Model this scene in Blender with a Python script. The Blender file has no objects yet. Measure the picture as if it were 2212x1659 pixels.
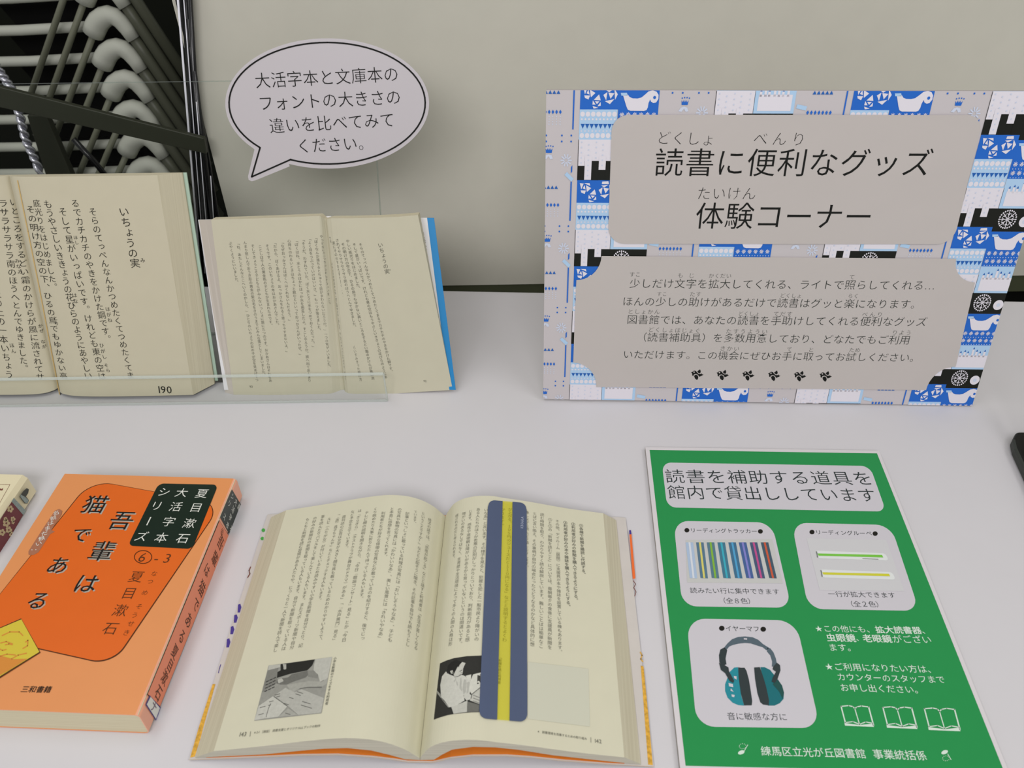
import bpy, bmesh, math, random
from mathutils import Vector as V, Matrix
from mathutils.geometry import tessellate_polygon

random.seed(7)
SC = bpy.context.scene
COL = SC.collection
W, H = 2212, 1659

# ------------------------------------------------------------------ camera
F_PX, PITCH, ROLL, YAW, CAM_H = 1767.43, 0.7018, -0.011, 0.0526, 0.5381
_cp, _sp = math.cos(PITCH), math.sin(PITCH)
def _rz(v):
    c, s = math.cos(YAW), math.sin(YAW)
    return V((c*v.x - s*v.y, s*v.x + c*v.y, v.z))
FWD = _rz(V((0, _cp, -_sp)))
_r = _rz(V((1, 0, 0)))
_u = _rz(V((0, _sp, _cp)))
RIGHT = math.cos(ROLL)*_r + math.sin(ROLL)*_u
UP = -math.sin(ROLL)*_r + math.cos(ROLL)*_u
EYE = V((0, 0, CAM_H))
cam_data = bpy.data.cameras.new('camera')
cam_data.sensor_width = 36.0
cam_data.lens = F_PX/W*36.0
cam_data.clip_start = 0.01
cam_data.dof.use_dof = True
cam_data.dof.focus_distance = 0.76
cam_data.dof.aperture_fstop = 13.0
cam = bpy.data.objects.new('camera', cam_data)
COL.objects.link(cam)
_m = Matrix((RIGHT, UP, -FWD)).transposed().to_4x4()
_m.translation = EYE
cam.matrix_world = _m
SC.camera = cam

# ------------------------------------------------------------------ colour, world, lamps
SC.view_settings.view_transform = 'Standard'
SC.view_settings.look = 'None'
SC.view_settings.gamma = 1.0
SC.view_settings.use_curve_mapping = False
SC.view_settings.exposure = 0.0
world = bpy.data.worlds.new('world'); SC.world = world
world.use_nodes = True
bg = world.node_tree.nodes['Background']
bg.inputs[0].default_value = (0.98, 1.0, 0.96, 1)
bg.inputs[1].default_value = 0.33
def lamp(name, loc, target, size, size_y, power, col):
    d = bpy.data.lights.new(name, 'AREA'); d.shape = 'RECTANGLE'
    d.size = size; d.size_y = size_y; d.energy = power; d.color = col
    o = bpy.data.objects.new(name, d); COL.objects.link(o)
    o.location = loc
    o.rotation_euler = (V(target) - V(loc)).to_track_quat('-Z', 'Y').to_euler()
    return o
lamp('ceiling_lamp_front', (-0.15, -0.95, 1.32), (0.0, 0.4, 0), 1.3, 0.5, 16.5, (1.0, 0.965, 0.985))
lamp('ceiling_lamp_over', (-0.8, 0.5, 1.8), (-0.1, 0.55, 0), 1.2, 0.5, 6.0, (1.0, 0.975, 0.96))
lamp('fill_lamp_right', (1.0, -0.1, 1.5), (0.0, 0.4, 0), 0.9, 0.4, 6.0, (1.0, 0.97, 0.98))  # added fill lamp, brightens faces turned right such as the orange spine

# ------------------------------------------------------------------ materials
def lin(c):
    c = c/255.0
    return c/12.92 if c <= 0.04045 else ((c+0.055)/1.055)**2.4
def rgb(r, g, b): return (lin(r), lin(g), lin(b), 1)
MATS = {}
def mat(name, col, rough=0.6, spec=0.3, noise=0.0, nscale=60.0, bump=0.0, bscale=40.0, metal=0.0):
    if name in MATS: return MATS[name]
    m = bpy.data.materials.new(name); m.use_nodes = True
    nt = m.node_tree; b = nt.nodes['Principled BSDF']
    c = rgb(*col)
    b.inputs['Base Color'].default_value = c
    b.inputs['Roughness'].default_value = rough
    b.inputs['Specular IOR Level'].default_value = spec
    b.inputs['Metallic'].default_value = metal
    if noise or bump:
        tc = nt.nodes.new('ShaderNodeTexCoord')
        if noise:
            n = nt.nodes.new('ShaderNodeTexNoise'); n.inputs['Scale'].default_value = nscale
            n.inputs['Detail'].default_value = 4
            nt.links.new(tc.outputs['Object'], n.inputs['Vector'])
            r = nt.nodes.new('ShaderNodeValToRGB')
            r.color_ramp.elements[0].position = 0.3; r.color_ramp.elements[1].position = 0.7
            r.color_ramp.elements[0].color = (c[0]*(1-noise), c[1]*(1-noise), c[2]*(1-noise), 1)
            r.color_ramp.elements[1].color = (min(1, c[0]*(1+noise)), min(1, c[1]*(1+noise)), min(1, c[2]*(1+noise)), 1)
            nt.links.new(n.outputs['Fac'], r.inputs['Fac'])
            nt.links.new(r.outputs['Color'], b.inputs['Base Color'])
        if bump:
            n2 = nt.nodes.new('ShaderNodeTexNoise'); n2.inputs['Scale'].default_value = bscale
            n2.inputs['Detail'].default_value = 2
            nt.links.new(tc.outputs['Object'], n2.inputs['Vector'])
            bp = nt.nodes.new('ShaderNodeBump'); bp.inputs['Strength'].default_value = bump
            bp.inputs['Distance'].default_value = 0.01
            nt.links.new(n2.outputs['Fac'], bp.inputs['Height'])
            nt.links.new(bp.outputs['Normal'], b.inputs['Normal'])
    MATS[name] = m
    return m
def clear_mat(name, tint, gloss, haze=0.0, hazecol=(230, 235, 232)):
    m = bpy.data.materials.new(name); m.use_nodes = True
    nt = m.node_tree; nt.nodes.clear()
    out = nt.nodes.new('ShaderNodeOutputMaterial')
    t = nt.nodes.new('ShaderNodeBsdfTransparent'); t.inputs[0].default_value = tint
    g = nt.nodes.new('ShaderNodeBsdfGlossy'); g.inputs['Roughness'].default_value = 0.03
    mx = nt.nodes.new('ShaderNodeMixShader')
    lw = nt.nodes.new('ShaderNodeLayerWeight'); lw.inputs['Blend'].default_value = 0.12
    mt = nt.nodes.new('ShaderNodeMath'); mt.operation = 'MULTIPLY'; mt.inputs[1].default_value = gloss
    nt.links.new(lw.outputs['Fresnel'], mt.inputs[0]); nt.links.new(mt.outputs[0], mx.inputs[0])
    nt.links.new(t.outputs[0], mx.inputs[1]); nt.links.new(g.outputs[0], mx.inputs[2])
    last = mx
    if haze:
        d = nt.nodes.new('ShaderNodeBsdfDiffuse'); d.inputs[0].default_value = rgb(*hazecol)
        m2 = nt.nodes.new('ShaderNodeMixShader'); m2.inputs[0].default_value = haze
        nt.links.new(mx.outputs[0], m2.inputs[1]); nt.links.new(d.outputs[0], m2.inputs[2])
        last = m2
    nt.links.new(last.outputs[0], out.inputs[0])
    MATS[name] = m
    return m
ACR = clear_mat('clear_acrylic', (0.985, 0.99, 0.985, 1), 0.5)
ACR_E = clear_mat('acrylic_edge', (0.9, 0.93, 0.91, 1), 0.8, 0.4)
ACR_F = clear_mat('acrylic_cut_edge', (0.8, 0.84, 0.82, 1), 0.25, 0.06)
YFILM = clear_mat('yellow_film', (0.985, 0.98, 0.66, 1), 0.25, 0.14, (232, 224, 90))

BLACK = mat('black_ink', (26, 27, 25), 0.7, 0.15)
GREYINK = mat('grey_ink', (104, 104, 92), 0.8, 0.1)
DARKINK = mat('dark_book_ink', (50, 50, 44), 0.8, 0.1)
WHITE = mat('white_print', (203, 200, 206), 0.55, 0.3)

# ------------------------------------------------------------------ rays and surfaces
def ray(x, y):
    d = FWD + RIGHT*((x-W/2)/F_PX) - UP*((y-H/2)/F_PX)
    return d.normalized()
class Plane:
    def __init__(s, p0, n): s.p0 = V(p0); s.n = V(n).normalized()
    def hit(s, x, y):
        d = ray(x, y)
        return EYE + d*((s.p0-EYE).dot(s.n)/d.dot(s.n)), s.n
class Ruled:
    """profile (a, b) in the plane e1/e3, drawn out along e2"""
    def __init__(s, o, e1, e2, e3, prof): s.o, s.e1, s.e2, s.e3, s.prof = V(o), e1, e2, e3, prof
    def pt(s, a, b, t): return s.o + s.e1*a + s.e3*b + s.e2*t
    def hit(s, x, y):
        d = ray(x, y); q = EYE - s.o
        ox, oy, dx, dy = q.dot(s.e1), q.dot(s.e3), d.dot(s.e1), d.dot(s.e3)
        best = None
        pr = s.prof
        for i in range(len(pr)-1):
            (x0, y0), (x1, y1) = pr[i], pr[i+1]
            ex, ey = x1-x0, y1-y0
            den = dx*ey - dy*ex
            if abs(den) < 1e-12: continue
            k = ((x0-ox)*ey - (y0-oy)*ex)/den
            u = ((x0-ox)*dy - (y0-oy)*dx)/den
            lo = -1e-9 if i else -30; hi = 1+1e-9 if i < len(pr)-2 else 30
            if k > 0 and lo <= u <= hi and (best is None or k < best[0]):
                L = math.hypot(ex, ey); nx, ny = -ey/L, ex/L
                best = (k, nx, ny)
        k, nx, ny = best
        n = s.e1*nx + s.e3*ny
        if n.dot(d) > 0: n = -n
        return EYE + d*k, n
class Patch:
    """a page lying near a leaning plane: top and bottom edge as px lines, lift(u) above the plane"""
    def __init__(s, frame, top, bot, lift): s.fr, s.top, s.bot, s.lift = frame, top, bot, lift
    @staticmethod
    def at(line, u):
        n = len(line)-1; k = min(n-1, max(0, int(u*n))); t = u*n-k
        return (line[k][0]+(line[k+1][0]-line[k][0])*t, line[k][1]+(line[k+1][1]-line[k][1])*t)
    def b(s, u):
        L = s.lift
        if u <= L[0][0]: return L[0][1]
        for (u0, b0), (u1, b1) in zip(L, L[1:]):
            if u <= u1: 
                t = (u-u0)/(u1-u0); t = t*t*(3-2*t); return b0+(b1-b0)*t
        return L[-1][1]
    def uof(s, x, y):
        lo, hi = 0.0, 1.0
        for _ in range(24):
            m = (lo+hi)/2; a, b = s.at(s.top, m), s.at(s.bot, m)
            if (b[0]-a[0])*(y-a[1]) - (b[1]-a[1])*(x-a[0]) < 0: lo = m
            else: hi = m
        return (lo+hi)/2
    def hit(s, x, y):
        u = s.uof(x, y)
        P = lambda b_: s.fr.plane(b_).hit(x, y)[0]
        return P(s.b(u)), s.fr.n
    def grid(s, nu, nv):
        g = []
        for j in range(nv+1):
            row = []
            for i in range(nu+1):
                u = i/nu; a, b = s.at(s.top, u), s.at(s.bot, u); t = j/nv
                row.append(s.fr.plane(s.b(u)).hit(a[0]+(b[0]-a[0])*t, a[1]+(b[1]-a[1])*t)[0])
            g.append(row)
        return g
TABLE = Plane((0, 0, 0), (0, 0, 1))
def zplane(z): return Plane((0, 0, z), (0, 0, 1))

# ------------------------------------------------------------------ objects
def tag(o, label, cat, group=None):
    o['label'] = label; o['category'] = cat
    if group: o['group'] = group
    return o
def thing(name, label, cat, loc, group=None):
    o = bpy.data.objects.new(name, None); COL.objects.link(o)
    o.empty_display_size = 0.02
    o.location = loc
    return tag(o, label, cat, group)
def link(name, me, parent=None):
    o = bpy.data.objects.new(name, me); COL.objects.link(o)
    if parent is not None:
        o.parent = parent
        o.matrix_parent_inverse = Matrix.Translation(-V(parent.location))
    return o
class MB:
    """gathers vertices and faces of ONE mesh"""
    def __init__(s): s.v = []; s.f = []; s.mi = []; s.mats = []
    def m(s, mt):
        if mt not in s.mats: s.mats.append(mt)
        return s.mats.index(mt)
    def face(s, pts, mt):
        k = len(s.v); s.v += [tuple(p) for p in pts]
        s.f.append(tuple(range(k, k+len(pts)))); s.mi.append(s.m(mt))
    def box(s, o, ex, ey, ez, mt):
        o, ex, ey, ez = V(o), V(ex), V(ey), V(ez)
        c = [o, o+ex, o+ex+ey, o+ey, o+ez, o+ex+ez, o+ex+ey+ez, o+ey+ez]
        k = len(s.v); s.v += [tuple(p) for p in c]
        for q in ((0, 3, 2, 1), (4, 5, 6, 7), (0, 1, 5, 4), (1, 2, 6, 5), (2, 3, 7, 6), (3, 0, 4, 7)):
            s.f.append(tuple(k+i for i in q)); s.mi.append(s.m(mt))
    def prism(s, base, off, mt, mt_side=None):
        """closed polygon 'base' (3D points) pushed along vector off"""
        n = len(base); k = len(s.v); off = V(off)
        s.v += [tuple(V(p)) for p in base] + [tuple(V(p)+off) for p in base]
        s.f.append(tuple(range(k+n-1, k-1, -1))); s.mi.append(s.m(mt))
        s.f.append(tuple(range(k+n, k+2*n))); s.mi.append(s.m(mt))
        ms = s.m(mt_side or mt)
        for i in range(n):
            j = (i+1) % n
            s.f.append((k+i, k+j, k+n+j, k+n+i)); s.mi.append(ms)
    def tube(s, path, rad, mt, seg=12):
        path = [V(p) for p in path]
        rads = rad if isinstance(rad, (list, tuple)) else [rad]*len(path)
        k0 = len(s.v); ref = V((0.13, 0.9, 0.31)).normalized()
        for i, p in enumerate(path):
            a = path[max(0, i-1)]; b = path[min(len(path)-1, i+1)]
            t = (b-a).normalized(); x = t.cross(ref).normalized(); y = t.cross(x)
            for j in range(seg):
                an = 2*math.pi*j/seg
                s.v.append(tuple(p + (x*math.cos(an) + y*math.sin(an))*rads[i]))
        mi = s.m(mt)
        for i in range(len(path)-1):
            for j in range(seg):
                a = k0+i*seg+j; b = k0+i*seg+(j+1) % seg
                s.f.append((a, b, b+seg, a+seg)); s.mi.append(mi)
        s.f.append(tuple(k0+j for j in range(seg-1, -1, -1))); s.mi.append(mi)
        s.f.append(tuple(k0+(len(path)-1)*seg+j for j in range(seg))); s.mi.append(mi)
    def build(s, name, parent=None, smooth=False, bevel=0.0, solid=0.0):
        me = bpy.data.meshes.new(name); me.from_pydata(s.v, [], s.f)
        for m_ in s.mats: me.materials.append(m_)
        me.polygons.foreach_set('material_index', s.mi)
        if smooth: me.polygons.foreach_set('use_smooth', [True]*len(me.polygons))
        me.update()
        o = link(name, me, parent)
        if bevel:
            b = o.modifiers.new('bevel', 'BEVEL'); b.width = bevel; b.segments = 3; b.limit_method = 'ANGLE'
        if solid:
            b = o.modifiers.new('solid', 'SOLIDIFY'); b.thickness = solid; b.offset = -1
        return o

# ------------------------------------------------------------------ lettering
txt = bpy.data.curves.new('glyph', 'FONT'); txt.resolution_u = 2
txt_ob = bpy.data.objects.new('glyph', txt); COL.objects.link(txt_ob)
def _raw(body, off):
    txt.body = body; txt.offset = off
    dg = bpy.context.evaluated_depsgraph_get(); dg.update()
    ev = txt_ob.evaluated_get(dg)
    me = ev.to_mesh()
    vs = [(v.co.x, v.co.y) for v in me.vertices]
    fs = [tuple(p.vertices) for p in me.polygons]
    ev.to_mesh_clear()
    return vs, fs
def _bb(vs):
    xs = [p[0] for p in vs]; ys = [p[1] for p in vs]
    return min(xs), max(xs), min(ys), max(ys)
_b1 = _bb(_raw('国', 0)[0]); _b2 = _bb(_raw('国国', 0)[0])
EM = (_b2[1]-_b2[0]) - (_b1[1]-_b1[0])
EMC = ((_b1[0]+_b1[1])/2, (_b1[2]+_b1[3])/2)
_GC = {}
SYM = '●★①②③⑥▮'
def wide(c): return ord(c) >= 0x2E80 or c in SYM or c in '…―'
def glyph(c, wt, vert=False):
    """vertices in em units about the em centre, faces, advance"""
    key = (c, wt, vert)
    if key in _GC: return _GC[key]
    if c in ' 　':
        r = ([], [], 1.0 if c == '　' else 0.35)
    else:
        vs, fs = _raw(c, wt*EM)
        if not vs: r = ([], [], 0.5)
        else:
            x0, x1, y0, y1 = _bb(vs)
            if c in '●★':
                k = 0.8/max(x1-x0, y1-y0); vs = [((x-(x0+x1)/2)*k, (y-(y0+y1)/2)*k) for x, y in vs]; adv = 1.0
            elif c in SYM:
                k = 0.92/max(x1-x0, y1-y0); vs = [((x-(x0+x1)/2)*k, (y-(y0+y1)/2)*k) for x, y in vs]; adv = 1.0
            elif wide(c):
                vs = [((x-EMC[0])/EM, (y-EMC[1])/EM) for x, y in vs]; adv = 1.0
            else:
                vs = [((x-(x0+x1)/2)/EM, (y-EMC[1])/EM) for x, y in vs]; adv = (x1-x0)/EM + 0.1
            if vert:
                if c in '、。，．': vs = [(x+0.62, y+0.62) for x, y in vs]
                elif c in 'ー～―…（）「」『』［］(){}[]=-': vs = [(y, -x) for x, y in vs]
                elif c in 'っゃゅょぁぃぅぇぉッャュョァィゥェォ': vs = [(x+0.1, y+0.1) for x, y in vs]
            r = (vs, fs, adv)
    _GC[key] = r
    return r
LAYER = 0.00013
class Ink(MB):
    """print on a surface: polygons and lettering laid down by the place they take on it"""
    def poly(s, surf, pts, mt, layer=1):
        if isinstance(surf, (Ruled, Patch)):
            tris = tessellate_polygon([[V((p[0], p[1], 0)) for p in pts]])
            todo = [(pts[a], pts[b], pts[c]) for a, b, c in tris]
            mid = lambda p, q: ((p[0]+q[0])/2, (p[1]+q[1])/2)
            ln = lambda p, q: math.hypot(p[0]-q[0], p[1]-q[1])
            while todo:
                a, b, c = todo.pop()
                m = max(ln(a, b), ln(b, c), ln(c, a))
                if m > 14:
                    if m == ln(b, c): a, b, c = b, c, a
                    elif m == ln(c, a): a, b, c = c, a, b
                    q = mid(a, b); todo += [(a, q, c), (q, b, c)]; continue
                s.face([P + n*(LAYER*layer) for P, n in (surf.hit(*a), surf.hit(*b), surf.hit(*c))], mt)
            return
        out = []
        for p in pts:
            P, n = surf.hit(*p); out.append(P + n*(LAYER*layer))
        s.face(out, mt)
    def patch(s, surf, quad, mt, layer=1, nu=8, nv=8):
        """px quad tl,tr,br,bl as a grid that follows a curved surface"""
        tl, tr, br, bl = quad
        k = len(s.v)
        for j in range(nv+1):
            for i in range(nu+1):
                u, w = i/nu, j/nv
                x = (tl[0]*(1-u)+tr[0]*u)*(1-w) + (bl[0]*(1-u)+br[0]*u)*w
                y = (tl[1]*(1-u)+tr[1]*u)*(1-w) + (bl[1]*(1-u)+br[1]*u)*w
                P, n = surf.hit(x, y); s.v.append(tuple(P+n*(LAYER*layer)))
        mi = s.m(mt)
        for j in range(nv):
            for i in range(nu):
                a = k+j*(nu+1)+i
                s.f.append((a, a+nu+1, a+nu+2, a+1)); s.mi.append(mi)
    def ell(s, surf, cx, cy, rx, ry, mt, layer=1, seg=20, rot=0.0):
        c, sn = math.cos(rot), math.sin(rot)
        s.poly(surf, [(cx+rx*math.cos(a)*c-ry*math.sin(a)*sn, cy+rx*math.cos(a)*sn+ry*math.sin(a)*c)
                      for a in [2*math.pi*i/seg for i in range(seg)]], mt, layer)
    def stroke(s, surf, pts, w, mt, layer=2, closed=False):
        n = len(pts)
        for i in range(n if closed else n-1):
            (x0, y0), (x1, y1) = pts[i], pts[(i+1) % n]
            L = math.hypot(x1-x0, y1-y0) or 1
            nx, ny = -(y1-y0)/L*w/2, (x1-x0)/L*w/2
            ex, ey = (x1-x0)/L*w*0.3, (y1-y0)/L*w*0.3
            s.poly(surf, [(x0+nx-ex, y0+ny-ey), (x1+nx+ex, y1+ny+ey), (x1-nx+ex, y1-ny+ey), (x0-nx-ex, y0-ny-ey)], mt, layer)
    def put(s, g, P, es, et, n, size, mt, layer, sx=1.0, shear=0.0):
        vs, fs, _ = g
        if not vs: return
        k = len(s.v); off = n*(LAYER*layer)
        s.v += [tuple(P + es*((x*sx+y*shear)*size) + et*(y*size) + off) for x, y in vs]
        mi = s.m(mt)
        for f in fs: s.f.append(tuple(k+i for i in f)); s.mi.append(mi)
    def h(s, surf, body, pl, pr, mt, wt=0.0, ratio=1.0, layer=2, sx=1.0, bold=''):
        """horizontal line between its left end and right end"""
        A, n0 = surf.hit(*pl); B, n1 = surf.hit(*pr)
        gs = [glyph(c, wt) for c in body]
        tot = sum(g[2] for g in gs); d = (B-A); L = d.length; es = d/L; n = (n0+n1).normalized()
        et = n.cross(es); pitch = L/tot; x = 0
        for c, g in zip(body, gs):
            P = A + es*((x+g[2]/2)*pitch); x += g[2]
            if isinstance(surf, Ruled):
                P, n = reproject(surf, P); et = n.cross(es)
            s.put(g, P, es, et, n, pitch*ratio, mt, layer, sx)
    def col(s, surf, body, pt, pb, mt, wt=0.0, ratio=0.95, layer=2, sx=1.0):
        """vertical column between the centre of its first and of its last character"""
        A, n0 = surf.hit(*pt); B, n1 = surf.hit(*pb)
        n = (n0+n1).normalized(); d = B-A; L = d.length; dn = d/L
        et = -dn; es = et.cross(n)
        N = max(1, len(body)-1); pitch = L/N
        for i, c in enumerate(body):
            P = A + d*(i/N)
            if isinstance(surf, Ruled):
                P, n = reproject(surf, P); es = et.cross(n).normalized()
            s.put(glyph(c, wt, True), P, es, et, n, pitch*ratio, mt, layer, sx)
def reproject(sf, P):
    d = P - EYE
    z = d.dot(FWD)
    return sf.hit(W/2 + F_PX*d.dot(RIGHT)/z, H/2 - F_PX*d.dot(UP)/z)

def rquad(tl, tr, br, bl, r, seg=7, concave=False):
    """px outline of a quad with rounded (or scooped) corners; r = share of the short side"""
    P = [V((*p, 0)) for p in (tl, tr, br, bl)]
    ln = min((P[1]-P[0]).length, (P[3]-P[0]).length)*r
    out = []
    for i in range(4):
        p, a, b = P[i], P[i-1], P[(i+1) % 4]
        da, db = (a-p).normalized()*ln, (b-p).normalized()*ln
        for k in range(seg+1):
            t = k/seg*math.pi/2
            if concave: q = p + da*math.cos(t) + db*math.sin(t)
            else: q = p + da*(1-math.sin(t)) + db*(1-math.cos(t))
            out.append((q.x, q.y))
    return out

# ================================================================== the room
def struct(name, mb, **k):
    o = mb.build(name, **k); o['kind'] = 'structure'; return o
FLOOR_Z = -0.72
M_WALL = mat('wall_cream', (205, 203, 190), 0.75, 0.2, 0.015, 30)
M_DARK = mat('dark_recess', (30, 32, 26), 0.9, 0.1)
M_SKIRT = mat('olive_skirting', (72, 76, 56), 0.7, 0.2)
mb = MB(); mb.box((-3, -1.5, FLOOR_Z-0.05), (6.5, 0, 0), (0, 5, 0), (0, 0, 0.05), mat('floor_carpet', (46, 48, 40), 0.95, 0.1, 0.2, 200))
struct('floor', mb)
# back wall panel, slightly turned against the table; its cream face ends low, a dark skirting goes on below
wa, wb = V((-0.1283, 0.844, 0)), V((0.5782, 0.8895, 0))
wd = (wb-wa).normalized(); wn = V((-wd.y, wd.x, 0)); WALLP = Plane(wa, wn)
xl = WALLP.hit(457, 330)[0]; xl.z = 0
mb = MB(); mb.box(xl + V((0, 0, -0.02)), wd*2.6, wn*0.05, (0, 0, 2.4), M_WALL)
struct('wall_back', mb)
mb = MB(); mb.box(xl + wn*0.002 + V((0, 0, -0.045)), wd*2.6, wn*0.046, (0, 0, 0.0249), M_SKIRT)
struct('trim_1', mb)
mb = MB(); mb.box(xl + wn*0.012 + V((0, 0, FLOOR_Z)), wd*2.6, wn*0.03, (0, 0, -FLOOR_Z-0.0452), mat('painted_gap_shade', (14, 15, 12), 0.8, 0.1))  # black strip paints the shade in the gap between table and wall
struct('gap_shade_back', mb)
mb = MB(); mb.box((-3, 2.05, FLOOR_Z), (3.2, 0, 0), (0, 0.05, 0), (0, 0, 3.0), M_DARK)  # near-black colour stands in for the unlit space behind the chairs
struct('wall_left', mb)

# ================================================================== table
tb = thing('display_table', 'white display table under the books and notices', 'table', (0, 0.3, FLOOR_Z))
M_TABLE = mat('table_white', (209, 207, 210), 0.42, 0.3, 0.006, 25)
mb = MB(); mb.box((-1.0, -0.1, -0.03), (2.0, 0, 0), (0, 0.9035, 0), (0, 0, 0.03), M_TABLE)
mb.build('tabletop', tb, bevel=0.002)
M_LEG = mat('table_leg_grey', (60, 60, 60), 0.5, 0.4, metal=0.6)
for lx, ly in ((-0.95, -0.05), (0.91, -0.05), (-0.95, 0.72), (0.91, 0.72)):
    mb = MB(); mb.box((lx, ly, FLOOR_Z), (0.04, 0, 0), (0, 0.04, 0), (0, 0, -0.03-FLOOR_Z), M_LEG); mb.build('leg', tb)

# ================================================================== green loan notice
GZ = 0.0045
GP = zplane(GZ)
gn = thing('notice_board', 'green library notice with white panels lying on the table at lower right', 'notice', GP.hit(1440, 1300)[0]*1.0)
gn.location.z = 0
G4 = [GP.hit(*p)[0] for p in ((1403.3, 972), (1894.3, 979.5), (2170, 1669.6), (1481, 1654.3))]
ex = ((G4[1]-G4[0]) + (G4[2]-G4[3])).normalized(); ey = ((G4[0]-G4[3]) + (G4[1]-G4[2])).normalized()
mg = 0.0037
out4 = [G4[0]-ex*mg+ey*mg, G4[1]+ex*0.003+ey*mg, G4[2]+ex*0.003-ey*mg, G4[3]-ex*mg-ey*mg]
M_BOARD = mat('board_white', (214, 210, 212), 0.5, 0.3)
mb = MB(); mb.prism([V((p.x, p.y, 0.0002)) for p in out4], (0, 0, GZ-0.0002), M_BOARD, mat('board_side', (170, 166, 160), 0.8, 0.1))
mb.build('backing_board', gn)
M_GREEN = mat('green_print', (30, 143, 74), 0.45, 0.35, 0.01, 90)
ik = Ink(); ik.face([p + V((0, 0, LAYER)) for p in G4], M_GREEN)
ik.build('green_sheet', gn)
NT = mat('notice_ink', (42, 52, 52), 0.6, 0.2)
NB = mat('bullet_ink', (30, 28, 24), 0.6, 0.2)
GW = mat('white_lettering', (214, 228, 216), 0.6, 0.2)
def bullets(pn_, pl, pr, n_):
    for e in (pl, pr):
        s_ = 1 if e is pl else -1; w_ = (pr[0]-pl[0])/n_
        q = Ink(); q.ell(GP, e[0]+s_*w_*0.5, e[1], w_*0.40, w_*0.36, NB, 3, 20, 0.1); q.build('bullet', pn_)
    return (pl[0]+w_, pl[1]+(pr[1]-pl[1])/n_), (pr[0]-w_, pr[1]-(pr[1]-pl[1])/n_)
def panel(quad, r, name='text_panel'):
    k = Ink(); k.poly(GP, rquad(*quad, r), WHITE, 2); return k.build(name, gn)
pn = panel(((1429.5, 999.5), (1879, 1007), (1914, 1105.5), (1441, 1096.5)), 0.2, 'title_panel')
k = Ink()
k.h(GP, '読書を補助する道具を', (1435, 1029.5), (1886, 1034.6), NT, -0.006, 0.98, 3)
k.h(GP, '館内で貸出ししています', (1441, 1064), (1893.5, 1071), NT, -0.006, 1.06, 3, 0.94)
k.build('lettering', pn)
# reading tracker panel
pa = panel(((1455, 1125.5), (1667, 1129), (1709.5, 1313.5), (1473.5, 1310)), 0.17, 'picture_panel')
k = Ink()
k.h(GP, 'リーディングトラッカー', *bullets(pa, (1477, 1146), (1649, 1148.5), 13), NT, -0.004, 1.02, 3)
k.build('heading_lettering', pa); k = Ink()
k.h(GP, '読みたい行に集中できます', (1490, 1276), (1684, 1279), NT, -0.006, 1.0, 3)
k.h(GP, '（全８色）', (1552, 1298), (1631, 1299.5), NT, -0.006, 1.05, 3)
k.build('lettering', pa)
k = Ink()
k.poly(GP, [(1481, 1167), (1668, 1165), (1691, 1261), (1484, 1259)], mat('photo_grey', (196, 197, 194), 0.5, 0.3), 3)
tops = (372, 455, 540, 625, 712, 795, 882, 970); bots = (405, 490, 580, 672, 765, 855, 945, 1038)
bodies = [(170, 190, 215), (86, 118, 140), (88, 122, 138), (66, 118, 140), (64, 110, 140), (70, 98, 150), (70, 88, 118), (66, 88, 104)]
lines = [(212, 218, 226), (214, 205, 110), (130, 180, 60), (60, 170, 190), (80, 160, 205), (130, 130, 200), (190, 80, 140), (200, 90, 60)]
z7 = lambda x, y: (1380 + x/3.687, 950 + y/3.687)
for i in range(8):
    a, b = tops[i], bots[i]
    mB = mat('strip_body_%s' % 'abcdefgh'[i], bodies[i], 0.5, 0.3); mL = mat('strip_line_%s' % 'abcdefgh'[i], lines[i], 0.5, 0.3)
    k.poly(GP, [z7(a, 820), z7(a+60, 820), z7(b+60, 1107), z7(b, 1104)], mB, 4)
    k.poly(GP, [z7(a+22, 820), z7(a+38, 820), z7(b+38, 1106), z7(b+22, 1105)], mL, 5)
k.build('photo', pa)
# reading magnifier panel
pb = panel(((1710, 1129.5), (1924, 1134.5), (1985.5, 1320), (1746, 1316)), 0.17, 'picture_panel')
k = Ink()
k.h(GP, 'リーディングルーペ', *bullets(pb, (1747, 1150), (1897, 1153.3), 11), NT, -0.004, 1.02, 3)
k.build('heading_lettering', pb); k = Ink()
k.h(GP, '一行が拡大できます', (1788, 1283.6), (1934, 1286.6), NT, -0.006, 1.0, 3)
k.h(GP, '（全２色）', (1827, 1305), (1908, 1306.4), NT, -0.006, 1.05, 3)
k.build('lettering', pb)
k = Ink()
k.poly(GP, [(1742, 1163), (1914, 1167), (1953, 1277.6), (1770.5, 1275.5)], mat('photo_pale', (204, 204, 206), 0.5, 0.3), 3)
glassm = mat('photo_glass', (222, 226, 224), 0.4, 0.4)
for (y0, y1, xa, xb, c, cx0) in ((885, 955, 1402, 1990, (120, 196, 70), 1430), (1035, 1108, 1438, 2045, (206, 205, 60), 1468)):
    k.poly(GP, rquad(z7(xa, y0), z7(xb-28, y0+22), z7(xb, y1+10), z7(xa+15, y1-8), 0.4), glassm, 4)
    k.poly(GP, [z7(cx0-8, y0+24), z7(xb-55, y0+36), z7(xb-45, y0+56), z7(cx0, y0+42)], mat('photo_line_%d' % c[0], c, 0.5, 0.3), 5)
    k.poly(GP, [z7(xa+6, y0+8), z7(xa+16, y0+8), z7(xa+26, y1-14), z7(xa+16, y1-14)], mat('photo_mark', (120, 124, 122), 0.5, 0.3), 5)
k.poly(GP, [z7(1778, 948), z7(1905, 953), z7(1908, 958), z7(1780, 952)], mat('photo_mark', (120, 124, 122)), 5)
k.build('photo', pb)
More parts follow.
